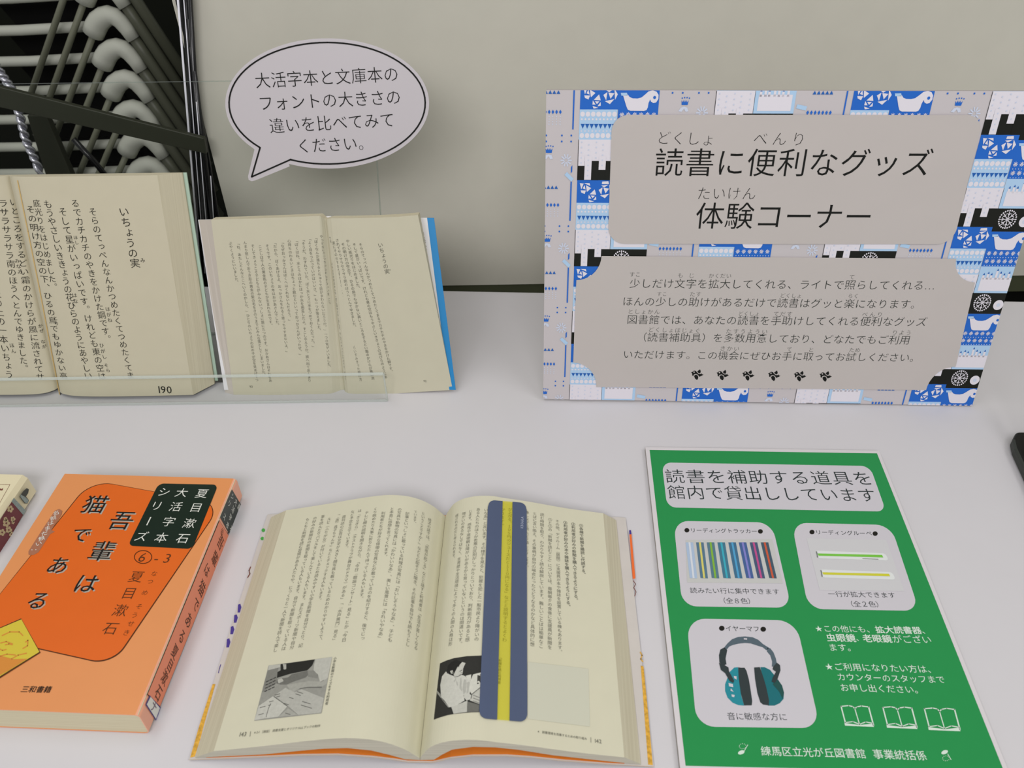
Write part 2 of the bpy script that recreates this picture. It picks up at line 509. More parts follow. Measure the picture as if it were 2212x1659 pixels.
# ear muff panel
pc = panel(((1483, 1336.5), (1719, 1340.6), (1771.5, 1573.5), (1504.6, 1570)), 0.17, 'picture_panel')
k = Ink()
k.h(GP, 'イヤーマフ', *bullets(pc, (1551.5, 1357.8), (1656, 1359.8), 7), NT, -0.004, 1.02, 3)
k.build('heading_lettering', pc); k = Ink()
k.h(GP, '音に敏感な方に', (1570, 1547.8), (1700.5, 1549.8), NT, -0.006, 1.0, 3)
k.build('lettering', pc)
k = Ink()
zm = lambda pts: [(1560 + x/9.756, 1370 + y/9.756) for x, y in pts]
MD = mat('photo_dark', (48, 58, 60), 0.5, 0.3); MD2 = mat('photo_steel', (84, 100, 110), 0.5, 0.3)
TL1 = mat('photo_teal', (36, 138, 152), 0.5, 0.3); TL2 = mat('photo_teal_deep', (24, 108, 116), 0.5, 0.3)
k.poly(GP, zm([(30, 300), (110, 200), (210, 110), (330, 65), (480, 52), (640, 70), (760, 125), (860, 215), (990, 295), (930, 345), (850, 280), (720, 240), (600, 200), (480, 190), (340, 205), (220, 235), (150, 265), (95, 330)]), MD2, 3)
k.poly(GP, zm([(-40, 330), (40, 285), (105, 340), (90, 420), (70, 520), (90, 640), (30, 660), (-60, 600), (-70, 450)]), MD, 3)
k.poly(GP, zm([(950, 300), (1010, 300), (1080, 390), (1130, 520), (1150, 620), (1110, 680), (1045, 690), (1050, 580), (1010, 450), (940, 370)]), MD2, 3)
k.poly(GP, zm([(330, 700), (250, 710), (160, 800), (110, 930), (60, 1060), (60, 1200), (110, 1340), (220, 1450), (340, 1500), (460, 1510), (400, 1300), (370, 1050)]), TL1, 3)
k.poly(GP, zm([(335, 705), (390, 715), (470, 715), (510, 780), (560, 960), (600, 1200), (630, 1420), (620, 1505), (460, 1508), (390, 1250), (345, 930)]), MD, 4)
k.poly(GP, zm([(800, 700), (890, 700), (1010, 760), (1090, 860), (1170, 970), (1260, 1100), (1300, 1240), (1290, 1370), (1210, 1460), (1100, 1510), (960, 1510), (930, 1250), (870, 950)]), TL2, 3)
k.poly(GP, zm([(1060, 1060), (1170, 960), (1260, 1090), (1300, 1240), (1270, 1370), (1200, 1220)]), mat('photo_teal_dark', (32, 80, 76), 0.5, 0.3), 4)
k.poly(GP, zm([(670, 710), (790, 700), (860, 900), (920, 1100), (985, 1400), (980, 1505), (860, 1490), (800, 1440), (740, 1250), (690, 950)]), MD, 4)
k.poly(GP, zm([(-70, 610), (30, 650), (130, 710), (140, 790), (250, 990), (230, 1040), (150, 990), (60, 830), (-30, 760)]), MD, 5)
k.poly(GP, zm([(1150, 610), (1215, 660), (1225, 770), (1160, 960), (1100, 1040), (1040, 1010), (1060, 930), (1130, 800), (1060, 750), (1070, 700)]), MD, 5)
for q in ([(130, 1040), (220, 1060), (230, 1130), (140, 1110)], [(180, 1150), (240, 1230), (170, 1200)], [(190, 1280), (260, 1290), (250, 1340), (200, 1330)], [(240, 890), (300, 900), (300, 970), (250, 940)], [(450, 95), (520, 98), (522, 130), (455, 125)]):
    k.poly(GP, zm(q), WHITE, 6)
k.build('photo', pc)
# white lettering, icons
k = Ink()
k.h(GP, '★この他にも、', (1759, 1358), (1889, 1360.5), GW, 0.0, 1.0)
k.h(GP, '拡大読書器', (1890.5, 1360.6), (1990, 1362.6), GW, 0.014, 1.0)
k.h(GP, '、', (1990, 1362.6), (2009, 1363), GW, 0.0, 1.0)
k.h(GP, '虫眼鏡', (1784.5, 1378), (1848, 1379.2), GW, 0.014, 1.0)
k.h(GP, '、', (1848, 1379), (1864, 1379.4), GW)
k.h(GP, '老眼鏡', (1863, 1379.3), (1926, 1380.8), GW, 0.014, 1.0)
k.h(GP, 'がござい', (1927, 1380.9), (2012, 1382.6), GW, 0.0, 1.0)
k.h(GP, 'ます。', (1789, 1399), (1849, 1400), GW)
k.build('lettering', gn); k = Ink()
k.h(GP, '★ご利用になりたい方は、', (1780.5, 1440), (2022, 1446.8), GW)
k.h(GP, 'カウンターのスタッフまで', (1807.5, 1462.6), (2041, 1469), GW)
k.h(GP, 'お申し出ください。', (1814, 1485.4), (1994, 1491), GW)
k.build('lettering', gn); k = Ink()
k.h(GP, '練馬区立光が丘図書館', (1643, 1622.7), (1870, 1629), GW, 0.004)
k.h(GP, '事業統括係', (1885, 1629.4), (2001, 1633.3), GW, 0.004)
k.build('lettering', gn)
z8 = lambda x, y: (1400 + x/2.724, 1300 + y/2.724)
for dx, dy in ((0, 0), (246, 6.5), (490, 14)):
    k = Ink(); sc = 1.0 + dx/5200
    def q(x, y): return z8(1132+dx+(x-1132)*sc, 612+dy+(y-612)*sc)
    k.stroke(GP, [q(1135, 616), q(1160, 712)], 2.6, GW); k.stroke(GP, [q(1297, 620), q(1326, 728)], 2.8, GW)
    k.stroke(GP, [q(1135, 616), q(1180, 612), q(1205, 618), q(1216, 630)], 2.2, GW)
    k.stroke(GP, [q(1297, 620), q(1255, 614), q(1228, 619), q(1216, 630)], 2.2, GW)
    k.stroke(GP, [q(1216, 630), q(1243, 722)], 2.0, GW)
    k.stroke(GP, [q(1160, 712), q(1205, 706), q(1243, 722), q(1280, 708), q(1322, 716)], 2.0, GW)
    k.poly(GP, [q(1155, 714), q(1243, 726), q(1322, 718), q(1329, 737), q(1158, 730)], GW, 2)
    k.build('book_icon', gn)
for (ax, ay), s_ in (((552, 885), 1), ((1748, 888), -1)):
    k = Ink()
    k.ell(GP, *z8(ax-4, ay+2*s_), 7.5, 4.2, GW, 2, 16, -0.35)
    for i in range(10):
        an = i/9*5.2 + 0.6
        k.ell(GP, *z8(ax+4+20*math.cos(an), ay-34*s_+15*math.sin(an)), 0.9, 0.8, GW, 2, 6)
    k.stroke(GP, [z8(ax+14, ay-8*s_), z8(ax+34, ay-42*s_)], 1.3, GW)
    k.build('leaf_icon', gn)

# ================================================================== reading goods poster
PX, PY, PYAW, PLEAN = -0.0029, 0.6103, 0.0176, 0.1912
p_e1 = V((math.cos(PYAW), math.sin(PYAW), 0)); p_back = V((-math.sin(PYAW), math.cos(PYAW), 0))
p_up = p_back*math.sin(PLEAN) + V((0, 0, math.cos(PLEAN)))
p_n = p_e1.cross(p_up).normalized()
if p_n.y > 0: p_n = -p_n
PP = Plane((PX, PY, 0.0006), p_n)
po = thing('poster_board', 'large upright poster with blue and black patterned border and white text panels', 'poster', (PX+0.21, PY, 0))
P4 = [PP.hit(*p)[0] for p in ((1180, 194.6), (2309.6, 197), (2099.5, 876.3), (1173.3, 861.5))]
M_PAPER = mat('poster_paper', (201, 195, 197), 0.42, 0.3, 0.0, 30, 0.08, 14)
M_PPANEL = mat('poster_panel_paper', (195, 188, 184), 0.36, 0.35, 0.0, 30, 0.16, 16)
mb = MB(); mb.prism(P4, -p_n*0.0035, M_PAPER, mat('poster_side', (176, 170, 168), 0.8, 0.1))
mb.build('board', po)
PBLUE = mat('pattern_blue', (34, 104, 200), 0.5, 0.3); PBL2 = mat('pattern_mid_blue', (36, 98, 178), 0.5, 0.3)
PLB = mat('pattern_light_blue', (176, 208, 238), 0.5, 0.3); PPALE = mat('pattern_pale', (206, 214, 232), 0.5, 0.3)
PWH = mat('pattern_white', (228, 224, 232), 0.5, 0.3); PBK = mat('pattern_black', (18, 20, 14), 0.5, 0.3)
def uv(P): d = P - P4[0]; return (d.dot(p_e1), -d.dot(p_up))
def uvpx(x, y): return uv(PP.hit(x, y)[0])
clipq = [uv(p) for p in P4]
def clip(poly):
    for i in range(4):
        (ax, ay), (bx, by) = clipq[i], clipq[(i+1) % 4]
        out = []
        side = lambda p: (bx-ax)*(p[1]-ay) - (by-ay)*(p[0]-ax)
        for j in range(len(poly)):
            p, q = poly[j], poly[(j+1) % len(poly)]
            sp, sq = side(p), side(q)
            if sp >= 0: out.append(p)
            if (sp >= 0) != (sq >= 0):
                t = sp/(sp-sq); out.append((p[0]+(q[0]-p[0])*t, p[1]+(q[1]-p[1])*t))
        poly = out
        if len(poly) < 3: return None
    return poly
# one repeat of the knitwear-like pattern, in units; layer, material, outline
CELL = []
def add(m_, pts, l=1): CELL.append((m_, pts, l))
def rect(m_, x0, y0, x1, y1, l=1): add(m_, [(x0, y0), (x1, y0), (x1, y1), (x0, y1)], l)
def disc(m_, cx, cy, r, l=2, seg=12, ry=None): add(m_, [(cx+r*math.cos(2*math.pi*i/seg), cy+(ry or r)*math.sin(2*math.pi*i/seg)) for i in range(seg)], l)
def bar(m_, x0, y0, x1, y1, w, l=2):
    L = math.hypot(x1-x0, y1-y0); nx, ny = -(y1-y0)/L*w/2, (x1-x0)/L*w/2
    add(m_, [(x0+nx, y0+ny), (x1+nx, y1+ny), (x1-nx, y1-ny), (x0-nx, y0-ny)], l)
cz = lambda pts: [((x-110)/11.64, (y-60)/11.64+6) for x, y in pts]
rect(PBLUE, 0, 0, 84, 48); rect(PBLUE, 84, 10, 172, 88)
for t in ([(180, 60), (285, 70), (225, 215)], [(290, 60), (440, 60), (462, 128)], [(262, 190), (310, 108), (342, 218)], [(345, 108), (490, 182), (378, 278)], [(208, 236), (355, 240), (320, 328), (228, 290)],
          [(455, 335), (585, 212), (632, 345)], [(432, 345), (510, 440), (425, 440)], [(485, 365), (600, 368), (540, 430)], [(632, 380), (640, 465), (555, 478)], [(430, 468), (580, 512), (460, 530)],
          [(775, 20), (940, 10), (960, 80), (770, 82)], [(755, 118), (945, 95), (835, 165)], [(692, 225), (792, 162), (770, 345)], [(815, 170), (970, 190), (880, 310)], [(965, 90), (1058, 210), (995, 335)], [(738, 362), (975, 318), (870, 428)]):
    add(PWH, cz(t), 3)
add(PLB, cz([(1130, 178), (1285, 175), (1310, 240), (1150, 240)]), 3)
boat = [(1195, 240), (1310, 215), (1360, 270), (1440, 298), (1560, 302), (1660, 280), (1740, 220), (1830, 145), (1930, 120), (2030, 150), (2088, 220), (2092, 310), (2040, 390), (1970, 402), (1910, 370), (1885, 320), (1850, 400), (1840, 500), (1810, 560), (1750, 578), (1400, 575), (1335, 550), (1290, 470)]
add(PWH, cz(boat), 3); disc(PBLUE, (1993-110)/11.64, (278-60)/11.64+6, 3.2, 4)
for ry in (58, 76):
    for i in range(6):
        x = 93 + i*14
        for a in range(4): bar(PWH, x-5*math.cos(a*math.pi/4), ry-5*math.sin(a*math.pi/4), x+5*math.cos(a*math.pi/4), ry+5*math.sin(a*math.pi/4), 1.3, 3)
    for i in range(13): disc(PPALE, 90+i*6.4, ry+9.5, 1.1, 3, 6)
rect(PLB, 0, 48, 83, 107)
for i in range(7): disc(PWH, 6.5+i*11.7, 57, 5.2); disc(PWH, 6.5+i*11.7, 99, 5.2)
for i in range(10): disc(PWH, 5+i*8.1, 67, 2.2, 2, 8); disc(PPALE, 5+i*8.1, 90, 2.2, 2, 8)
for i in range(8): add(PBL2, [(3+i*9.9, 76), (12.5+i*9.9, 76), (7.7+i*9.9, 85.5)], 2)
rect(PBK, 0, 150, 84, 190); rect(PBK, 0, 149, 172, 200, 0); rect(PWH, 0, 107, 84, 150, 1); rect(PBK, -0.6, 107, 0.6, 190, 2); rect(PBK, 83.6, 107, 84.4, 150, 2)
for x0, x1, y1 in ((0.6, 15, 160), (15.5, 31, 189), (47.5, 63, 168)): rect(PWH, x0, 140, x1, y1, 3)
rect(PBK, 31, 150, 47.5, 190, 2); rect(PBK, 63, 150, 84, 190, 2)
for i, x in enumerate((7, 23, 40, 55, 74)):
    for j in range(7):
        y = 112 + j*10.5 + (5 if i % 2 else 0)
        if y < (156, 186, 148, 164, 148)[i]: disc(PPALE, x, y, 1.7, 4, 8)
rect(PLB, 84, 88, 172, 150); rect(PWH, 92, 114, 165, 145, 2)
for x, y in ((96, 108), (106, 105), (114, 108), (126, 98), (135, 104), (144, 108), (155, 104)):
    rect(PWH, x-2.6, y, x+2.6, 118, 2); add(PBL2, [(x-2.2, y), (x+2.4, y), (x+0.6, y-5.5)], 3)
rect(PBK, 84, 150, 172, 198, 1)
for i in range(24):
    a = 2*math.pi*i/24; disc(PWH, 112+19*math.cos(a), 173+19*math.sin(a), 1.9, 3, 6)
for i in range(8):
    a = 2*math.pi*i/8; ca, sa = math.cos(a), math.sin(a)
    bar(PWH, 112, 173, 112+17*ca, 173+17*sa, 1.7, 3)
    for s_ in (-1, 1): bar(PWH, 112+9*ca, 173+9*sa, 112+14*math.cos(a+s_*0.3), 173+14*math.sin(a+s_*0.3), 1.4, 3)
disc(PWH, 152, 178, 12, 3, 20); disc(PPALE, 152, 178, 4.5, 4)
# the white field with candles, crown and snow star
for i in range(5): add(PBL2, [(-88+i*9, 18.5), (-80+i*9, 18.5), (-84+i*9, 11.5)], 2)
for i in range(7): x = -92+i*8.2; add(PBLUE, [(x-3, 53), (x, 48.5), (x+3, 53), (x, 57.5)], 2)
for i in range(7):
    for j in range(4): disc(PPALE, -92+i*8.2, 62+j*5, 1.3, 2, 6)
rect(PBLUE, -15.5, 3, -12.3, 87, 2); add(PBLUE, [(-15.5, -14), (-15.5, -27), (-12.3, -31), (-12.3, -18)], 2)
bar(PLB, -27, -14, -11, 0, 8, 3); bar(PLB, -118, 41, -96, 45, 8, 2)
for x in (-95, -73, -38, -17):
    for y in (99, 111): disc(PBLUE, x, y, 2.0, 2, 8)
for i in range(4): disc(PBLUE, -73+i*5.2, 121-(1 if i in (1, 2) else 0), 1.5, 2, 8)
add(PBLUE, [(-74, 125), (-71, 129), (-69, 124.5), (-66.5, 129), (-64, 124.5), (-62, 129), (-58.5, 125), (-60, 134), (-73, 134)], 2)
add(PPALE, [(-67, 137), (-74, 139), (-79, 146), (-72, 147), (-67, 141), (-63, 147), (-57, 146), (-60, 139)], 2)
for i in range(10): a = 2*math.pi*i/10; bar(PPALE, -27+4*math.cos(a), 149+4*math.sin(a), -27+13*math.cos(a), 149+13*math.sin(a), 2.6, 2)
uA, uB = uvpx(1250, 203), uvpx(1840, 203); su = (uB[0]-uA[0])/590
vA, vB = uvpx(1247, 389), uvpx(1244.5, 575); sv = (vB[1]-vA[1])/190
ik = Ink()
for i in range(-2, 5):
    for j in range(-4, 5):
        ou, ov = vA[0] + i*295*su, vA[1] + (j*190 + (i % 2)*95)*sv
        for m_, pts, l in CELL:
            pl = clip([(ou + x*su, ov + y*sv) for x, y in pts])
            if pl: ik.face([P4[0] + p_e1*u - p_up*v_ + p_n*(LAYER*(l+1)) for u, v_ in pl], m_)
ik.build('border_pattern', po)
k = Ink(); k.poly(PP, rquad((1322, 247.5), (2124, 248), (2058, 527), (1313, 526), 0.13, 9), M_PPANEL, 7)
tp = k.build('title_panel', po)
k = Ink()
k.h(PP, 'どくしょ', (1417, 297), (1546, 301), BLACK, -0.018, 0.98, 8)
k.h(PP, 'べんり', (1622, 299), (1745, 301), BLACK, -0.018, 0.8, 8)
k.h(PP, '読書に便利なグッズ', (1412, 351.5), (2014, 352.5), BLACK, -0.003, 0.98, 8)
k.h(PP, 'たいけん', (1504, 417.5), (1634, 418), BLACK, -0.018, 0.98, 8)
k.h(PP, '体験コーナー', (1501, 466.5), (1886, 468), BLACK, -0.003, 1.0, 8)
k.build('lettering', tp)
k = Ink(); k.poly(PP, rquad((1247, 552), (2117, 558.5), (2052, 842), (1236, 834.5), 0.185, 9, True), M_PPANEL, 7)
bp = k.build('text_panel', po)
k = Ink()
RB = mat('poster_ink', (44, 50, 46), 0.6, 0.2); RR = mat('poster_small_ink', (70, 74, 70), 0.6, 0.2)
for s_, a, b in (('少しだけ文字を拡大してくれる、ライトで照らしてくれる…', (1359, 611.5), (2021, 616.3)),
                 ('ほんの少しの助けがあるだけで読書はグッと楽になります。', (1344, 650.3), (1991, 657)),
                 ('図書館では、あなたの読書を手助けしてくれる便利なグッズ', (1353.5, 689.6), (2002, 694.8)),
                 ('（読書補助具）を多数用意しており、どなたでもご利用', (1374, 727.4), (1966, 734)),
                 ('いただけます。この機会にぜひお手に取ってお試しください。', (1345, 764.8), (1988, 772.2))):
    k.h(PP, s_, a, b, RB, -0.010, 1.0, 8)
for s_, a, b in (('すこ', (1359, 592), (1384, 592.4)), ('も', (1463, 594), (1476, 594.1)), ('じ', (1487, 594.5), (1500, 594.7)), ('かくだい', (1530, 595), (1580, 595.4)), ('て', (1833, 597.4), (1846, 597.6)),
                 ('すこ', (1418.5, 634), (1441, 634.5)), ('たす', (1489, 634.5), (1515, 635)), ('どくしょ', (1684, 637.3), (1732, 638.4)), ('らく', (1830.5, 638.2), (1855, 638.7)),
                 ('としょかん', (1355, 672.1), (1426, 673)), ('どくしょ', (1594, 676.5), (1641, 677)), ('てだす', (1669, 677.3), (1712, 678)), ('べんり', (1859.5, 678.3), (1908, 678.7)),
                 ('どくしょほじょぐ', (1399, 710.9), (1514, 714)), ('たすうようい', (1566, 714.7), (1659, 716)), ('りよう', (1925, 717.5), (1969, 718.3)),
                 ('きかい', (1553.5, 751.6), (1598, 752.6)), ('て', (1698, 754.1), (1711, 754.3)), ('と', (1745, 754.7), (1758, 754.9)), ('ため', (1833, 755), (1858, 755.4))):
    n_ = len(s_); wpx = (b[0]-a[0])/n_
    k.h(PP, s_, a, b, RR, -0.014, min(1.0, 13.2/wpx), 8)
k.build('lettering', bp)
bz = lambda pts, cx, cy: [(cx + (x-360)/13.82, cy + (y-248)/13.82) for x, y in pts]
for cx, cy in ((1506, 808), (1561, 809), (1616.3, 809.7), (1672, 810.4), (1727.7, 811.3), (1783, 811.8)):
    k = Ink()
    k.poly(PP, bz([(172, 178), (215, 170), (240, 140), (280, 130), (320, 145), (355, 190), (400, 230), (470, 232), (490, 208), (498, 238), (545, 252), (480, 290), (415, 315), (380, 255), (320, 228), (260, 245), (235, 295), (205, 270), (205, 215)], cx, cy), BLACK, 8)
    k.poly(PP, bz([(355, 155), (440, 92), (462, 150), (455, 190), (430, 212), (385, 195)], cx, cy), BLACK, 8)
    k.poly(PP, bz([(262, 290), (300, 255), (340, 255), (380, 290), (388, 350), (365, 400), (335, 405), (285, 360)], cx, cy), BLACK, 8)
    k.ell(PP, *bz([(260, 173)], cx, cy)[0], 1.6, 1.6, M_PPANEL, 9, 10)
    k.build('bird_mark', po)

# ================================================================== book shapes
def spline(pts, sub=6):
    """smooth profile through the points"""
    out = []
    n = len(pts)
    for i in range(n-1):
        p0, p1, p2, p3 = pts[max(0, i-1)], pts[i], pts[i+1], pts[min(n-1, i+2)]
        for k in range(sub):
            t = k/sub
            out.append(tuple(0.5*(2*p1[c] + (p2[c]-p0[c])*t + (2*p0[c]-5*p1[c]+4*p2[c]-p3[c])*t*t + (3*p1[c]-p0[c]-3*p2[c]+p3[c])*t**3) for c in (0, 1)))
    out.append(pts[-1]); return out
M_PAGE = mat('page_cream', (199, 193, 170), 0.8, 0.15, 0.012, 60)
M_EDGE = mat('page_edges', (206, 198, 172), 0.85, 0.1, 0.03, 300)
M_PAGE2 = mat('page_ivory', (211, 208, 184), 0.8, 0.15, 0.012, 60)
M_PAGE3 = mat('page_grey_ivory', (199, 195, 173), 0.8, 0.15, 0.012, 60)
def stripes(name, c0, c1, axis, scale):
    """page edges: fine lines along one direction"""
    m = mat(name, c0, 0.85, 0.1); nt = m.node_tree; b = nt.nodes['Principled BSDF']
    tc = nt.nodes.new('ShaderNodeTexCoord'); mp = nt.nodes.new('ShaderNodeMapping')
    sc = [6.0, 6.0, 6.0]; sc[axis] = scale; mp.inputs['Scale'].default_value = sc
    n = nt.nodes.new('ShaderNodeTexNoise'); n.inputs['Scale'].default_value = 1.0; n.inputs['Detail'].default_value = 3
    r = nt.nodes.new('ShaderNodeValToRGB'); r.color_ramp.elements[0].color = rgb(*c0); r.color_ramp.elements[1].color = rgb(*c1)
    r.color_ramp.elements[0].position = 0.35; r.color_ramp.elements[1].position = 0.65
    nt.links.new(tc.outputs['Object'], mp.inputs[0]); nt.links.new(mp.outputs[0], n.inputs['Vector'])
    nt.links.new(n.outputs['Fac'], r.inputs['Fac']); nt.links.new(r.outputs['Color'], b.inputs['Base Color'])
    return m
M_EDGE_X = stripes('page_edge_lines', (194, 187, 162), (204, 198, 174), 0, 1400)
M_EDGE_Z = stripes('page_edge_layers', (180, 176, 160), (198, 194, 178), 2, 2400)
def block(name, parent, fr, prof, low, t0, t1, n_top, m_top, m_fore, m_end):
    """page block: smooth upper profile 'prof' (first or last piece is the fore edge), lower profile, drawn out along e2"""
    mb = MB(); n = len(prof)
    P = lambda a, b, t: fr.o + fr.e1*a + fr.e3*b + fr.e2*t
    ring = prof + low[::-1]
    k = 0
    mb.v += [tuple(P(a, b, t0(b) if callable(t0) else t0)) for a, b in ring] + [tuple(P(a, b, t1)) for a, b in ring]
    N = len(ring)
    for i in range(N):
        j = (i+1) % N
        m_ = m_top if (i < n-1 and n_top[0] <= i < n_top[1]) else (m_fore if i < n-1 or i == n-1 or i == N-1 else m_end)
        mb.f.append((i, j, N+j, N+i)); mb.mi.append(mb.m(m_))
    mb.f.append(tuple(range(N-1, -1, -1))); mb.mi.append(mb.m(m_end))
    mb.f.append(tuple(range(N, 2*N))); mb.mi.append(mb.m(m_end))
    return mb.build(name, parent)

# ================================================================== clear book stand
S_O = V((-0.3346, 0.6246, 0.0)); s_yaw = math.radians(3.3); s_lean = math.radians(19)
s_e1 = V((math.cos(s_yaw), math.sin(s_yaw), 0)); s_back = V((-math.sin(s_yaw), math.cos(s_yaw), 0))
s_up = s_back*math.sin(s_lean) + V((0, 0, math.cos(s_lean)))
s_n = -s_back*math.cos(s_lean) + V((0, 0, math.sin(s_lean)))
class Frame: pass
SF = Frame(); SF.o, SF.e1, SF.e2, SF.e3, SF.n = S_O, s_e1, s_up, s_n, s_n
SF.plane = lambda b: Plane(S_O + s_n*b, s_n)
def sa(x, y, b=0.0):
    d = SF.plane(b).hit(x, y)[0] - S_O
    return d.dot(s_e1), d.dot(s_up)
st = thing('book_stand', 'clear acrylic book stand holding two open books at the back left', 'book stand', S_O*1.0)
a_l, a_r = -0.40, sa(821, 468)[0]
h_t = sa(450, 177)[1]
mb = MB()
mb.box(S_O + s_e1*a_l - s_n*0.003 + s_up*0.002, s_e1*(a_r-a_l), s_n*0.003, s_up*(h_t-0.002), ACR)
mb.build('back_plate', st)
mb = MB()
e_ = 0.0008
mb.box(S_O + s_e1*a_l - s_n*0.0032 + s_up*(h_t+0.0001), s_e1*(a_r-a_l), s_n*0.0034, s_up*e_, ACR_F)
mb.box(S_O + s_e1*(a_r+0.0001) - s_n*0.0032 + s_up*0.006, s_e1*e_, s_n*0.0034, s_up*(h_t-0.006), ACR_F)
mb.build('plate_edge', st)
lipR = TABLE.hit(836, 863)[0]
l0 = lipR + s_e1*(-0.60); l0.z = 0
ll = 0.60
back_y = (S_O - lipR).dot(s_back)
mb = MB(); mb.box(l0 + V((0, 0, 0.0003)), s_e1*ll, s_back*0.112, (0, 0, 0.0027), ACR); mb.build('base_sheet', st)
mb = MB(); mb.box(l0 + s_back*0.112 + V((0, 0, 0.0003)), s_e1*ll, s_back*0.0012, (0, 0, 0.0027), ACR_F); mb.build('base_edge', st)
lip_h = 0.0335
mb = MB(); mb.box(l0 - s_back*0.003 + V((0, 0, 0.0003)), s_e1*ll, s_back*0.003, (0, 0, lip_h), ACR); mb.build('front_lip', st)
mb = MB()
mb.box(l0 - s_back*0.0032 + V((0, 0, lip_h+0.0004)), s_e1*ll, s_back*0.0034, (0, 0, 0.001), ACR_E)
mb.box(l0 + s_e1*(ll+0.0001) - s_back*0.0032 + V((0, 0, 0.0004)), s_e1*0.001, s_back*0.0034, (0, 0, lip_h), ACR_E)
mb.box(l0 - s_back*0.0036 + V((0, 0, 0.0003)), s_e1*ll, s_back*0.0006, (0, 0, 0.0028), ACR_E)
mb.build('lip_edge', st)

# ================================================================== big print book (left)
ag = sa(130, 858, 0.007)[0]
a_fr = sa(340, 384, 0.0205)[0]; a_cv = sa(403, 376, 0.002)[0]
h_b, h_tp = sa(300, 862, 0.0205)[1], sa(250, 379.5, 0.0205)[1]
zfoot = max(0.0036, h_b*math.cos(s_lean) + 0.0205*math.sin(s_lean))
foot = lambda b_: (zfoot - b_*math.sin(s_lean))/math.cos(s_lean)
profR = spline([(ag, .0075), (ag+.003, .0115), (ag+.010, .0165), (ag+.028, .0200), (ag+.07, .0212), (a_fr, .0205)], 6)
nR = len(profR)
profR = profR + [(a_cv-0.003, 0.0045)]
profL = [(ag-0.166, 0.0045)] + spline([(ag-.136, .0125), (ag-.08, .0158), (ag-.03, .0166), (ag-.012, .0152), (ag-.003, .0112), (ag, .0075)], 6)
lb = thing('open_book', 'open large-print book with big black characters on the left of the clear stand', 'book', S_O + s_e1*ag)
bl = block('page_block', lb, SF, profR, [(ag, 0.0022), (a_cv-0.003, 0.0022)], foot, h_tp, (0, nR-1), M_PAGE, M_EDGE_X, M_EDGE)
bl2 = block('page_block', lb, SF, profL, [(ag-0.166, 0.0022), (ag, 0.0022)], foot, h_tp, (1, len(profL)), M_PAGE, M_EDGE_X, M_EDGE)
mb = MB(); mb.box(S_O + s_e1*(ag-0.169) + s_n*0.0004 + s_up*(foot(0.0)+0.0008), s_e1*(a_cv-ag+0.169), s_n*0.0016, s_up*(h_tp-foot(0.0)-0.001), mat('pale_green_cover', (176, 200, 182), 0.5, 0.3))
mb.build('cover', lb)
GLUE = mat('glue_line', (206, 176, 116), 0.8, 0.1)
LR = Ruled(S_O, s_e1, s_up, s_n, profR); LL = Ruled(S_O, s_e1, s_up, s_n, profL)
z2 = lambda x, y: (x/3.016, 350 + y/3.016)
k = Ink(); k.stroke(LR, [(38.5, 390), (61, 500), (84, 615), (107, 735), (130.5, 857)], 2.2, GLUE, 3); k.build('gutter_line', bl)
k = Ink()
LK = mat('large_print_ink', (40, 40, 34), 0.8, 0.1)
k.col(LR, 'いちょうの実', z2(808, 325), z2(880, 660), LK, -0.004, 1.0)
k.col(LR, 'み', z2(930, 640), z2(932, 660), LK, 0.0, 1.6)
k.build('story_title', bl); k = Ink()
k.col(LR, 'そらのてっぺんなんかつめたくてつめたくてま', z2(605, 325), z2(850, 1390), LK, -0.006, 0.98)
k.col(LR, 'るでカチカチのやきをかけた鋼です。', z2(490, 270), z2(700, 1155), LK, -0.006, 0.98)
k.col(LR, 'そして星がいっぱいです。けれども東の空は', z2(410, 325), z2(665, 1395), LK, -0.006, 0.98)
k.col(LR, 'もうやさしいききょうの花びらのようにあやしい', z2(312, 275), z2(575, 1393), LK, -0.006, 1.05)
k.col(LR, '底光りをはじめました。', z2(240, 270), z2(352, 815), LK, -0.006, 0.95)
k.col(LR, 'その明け方の空の下、ひるの鳥でもゆかない高', z2(200, 310), z2(415, 1393), LK, -0.006, 0.92, 2, 1.25)
for s_, a, b in (('ほし', (493, 492), (500, 525)), ('はな', (486, 868), (494, 906)), ('はがね', (702, 958), (716, 1030)), ('ひがし', (662, 1195), (680, 1268)), ('そら', (692, 1325), (704, 1358)), ('とり', (362, 1018), (370, 1052))):
    k.col(LR, s_, z2(*a), z2(*b), LK, -0.004, 0.85)
k.build('printed_text', bl); k = Ink()
k.h(LR, '190', z2(1030, 1481), z2(1122, 1483), LK, 0.002, 1.0)
k.build('page_number', bl)
k = Ink()
k.col(LL, 'いところをするどい霜のかけらが風に流されてサ', z2(88, 262), z2(262, 1400), LK, -0.006, 0.95)
k.col(LL, 'ラサラサラサラ南のほうへとんでゆきました。', z2(20, 270), z2(160, 1345), LK, -0.006, 0.98)
k.col(LL, 'その微かな音が丘の上の一本いちょう', z2(-92, 420), z2(60, 1385), LK, -0.006, 0.98)
for s_, a, b in (('みなみ', (112, 645), (130, 715)), ('かぜ', (262, 1068), (270, 1100)), ('なが', (280, 1170), (288, 1202)), ('ほん', (78, 1195), (88, 1232))):
    k.col(LL, s_, z2(*a), z2(*b), LK, -0.004, 0.85)
k.build('printed_text', bl2)

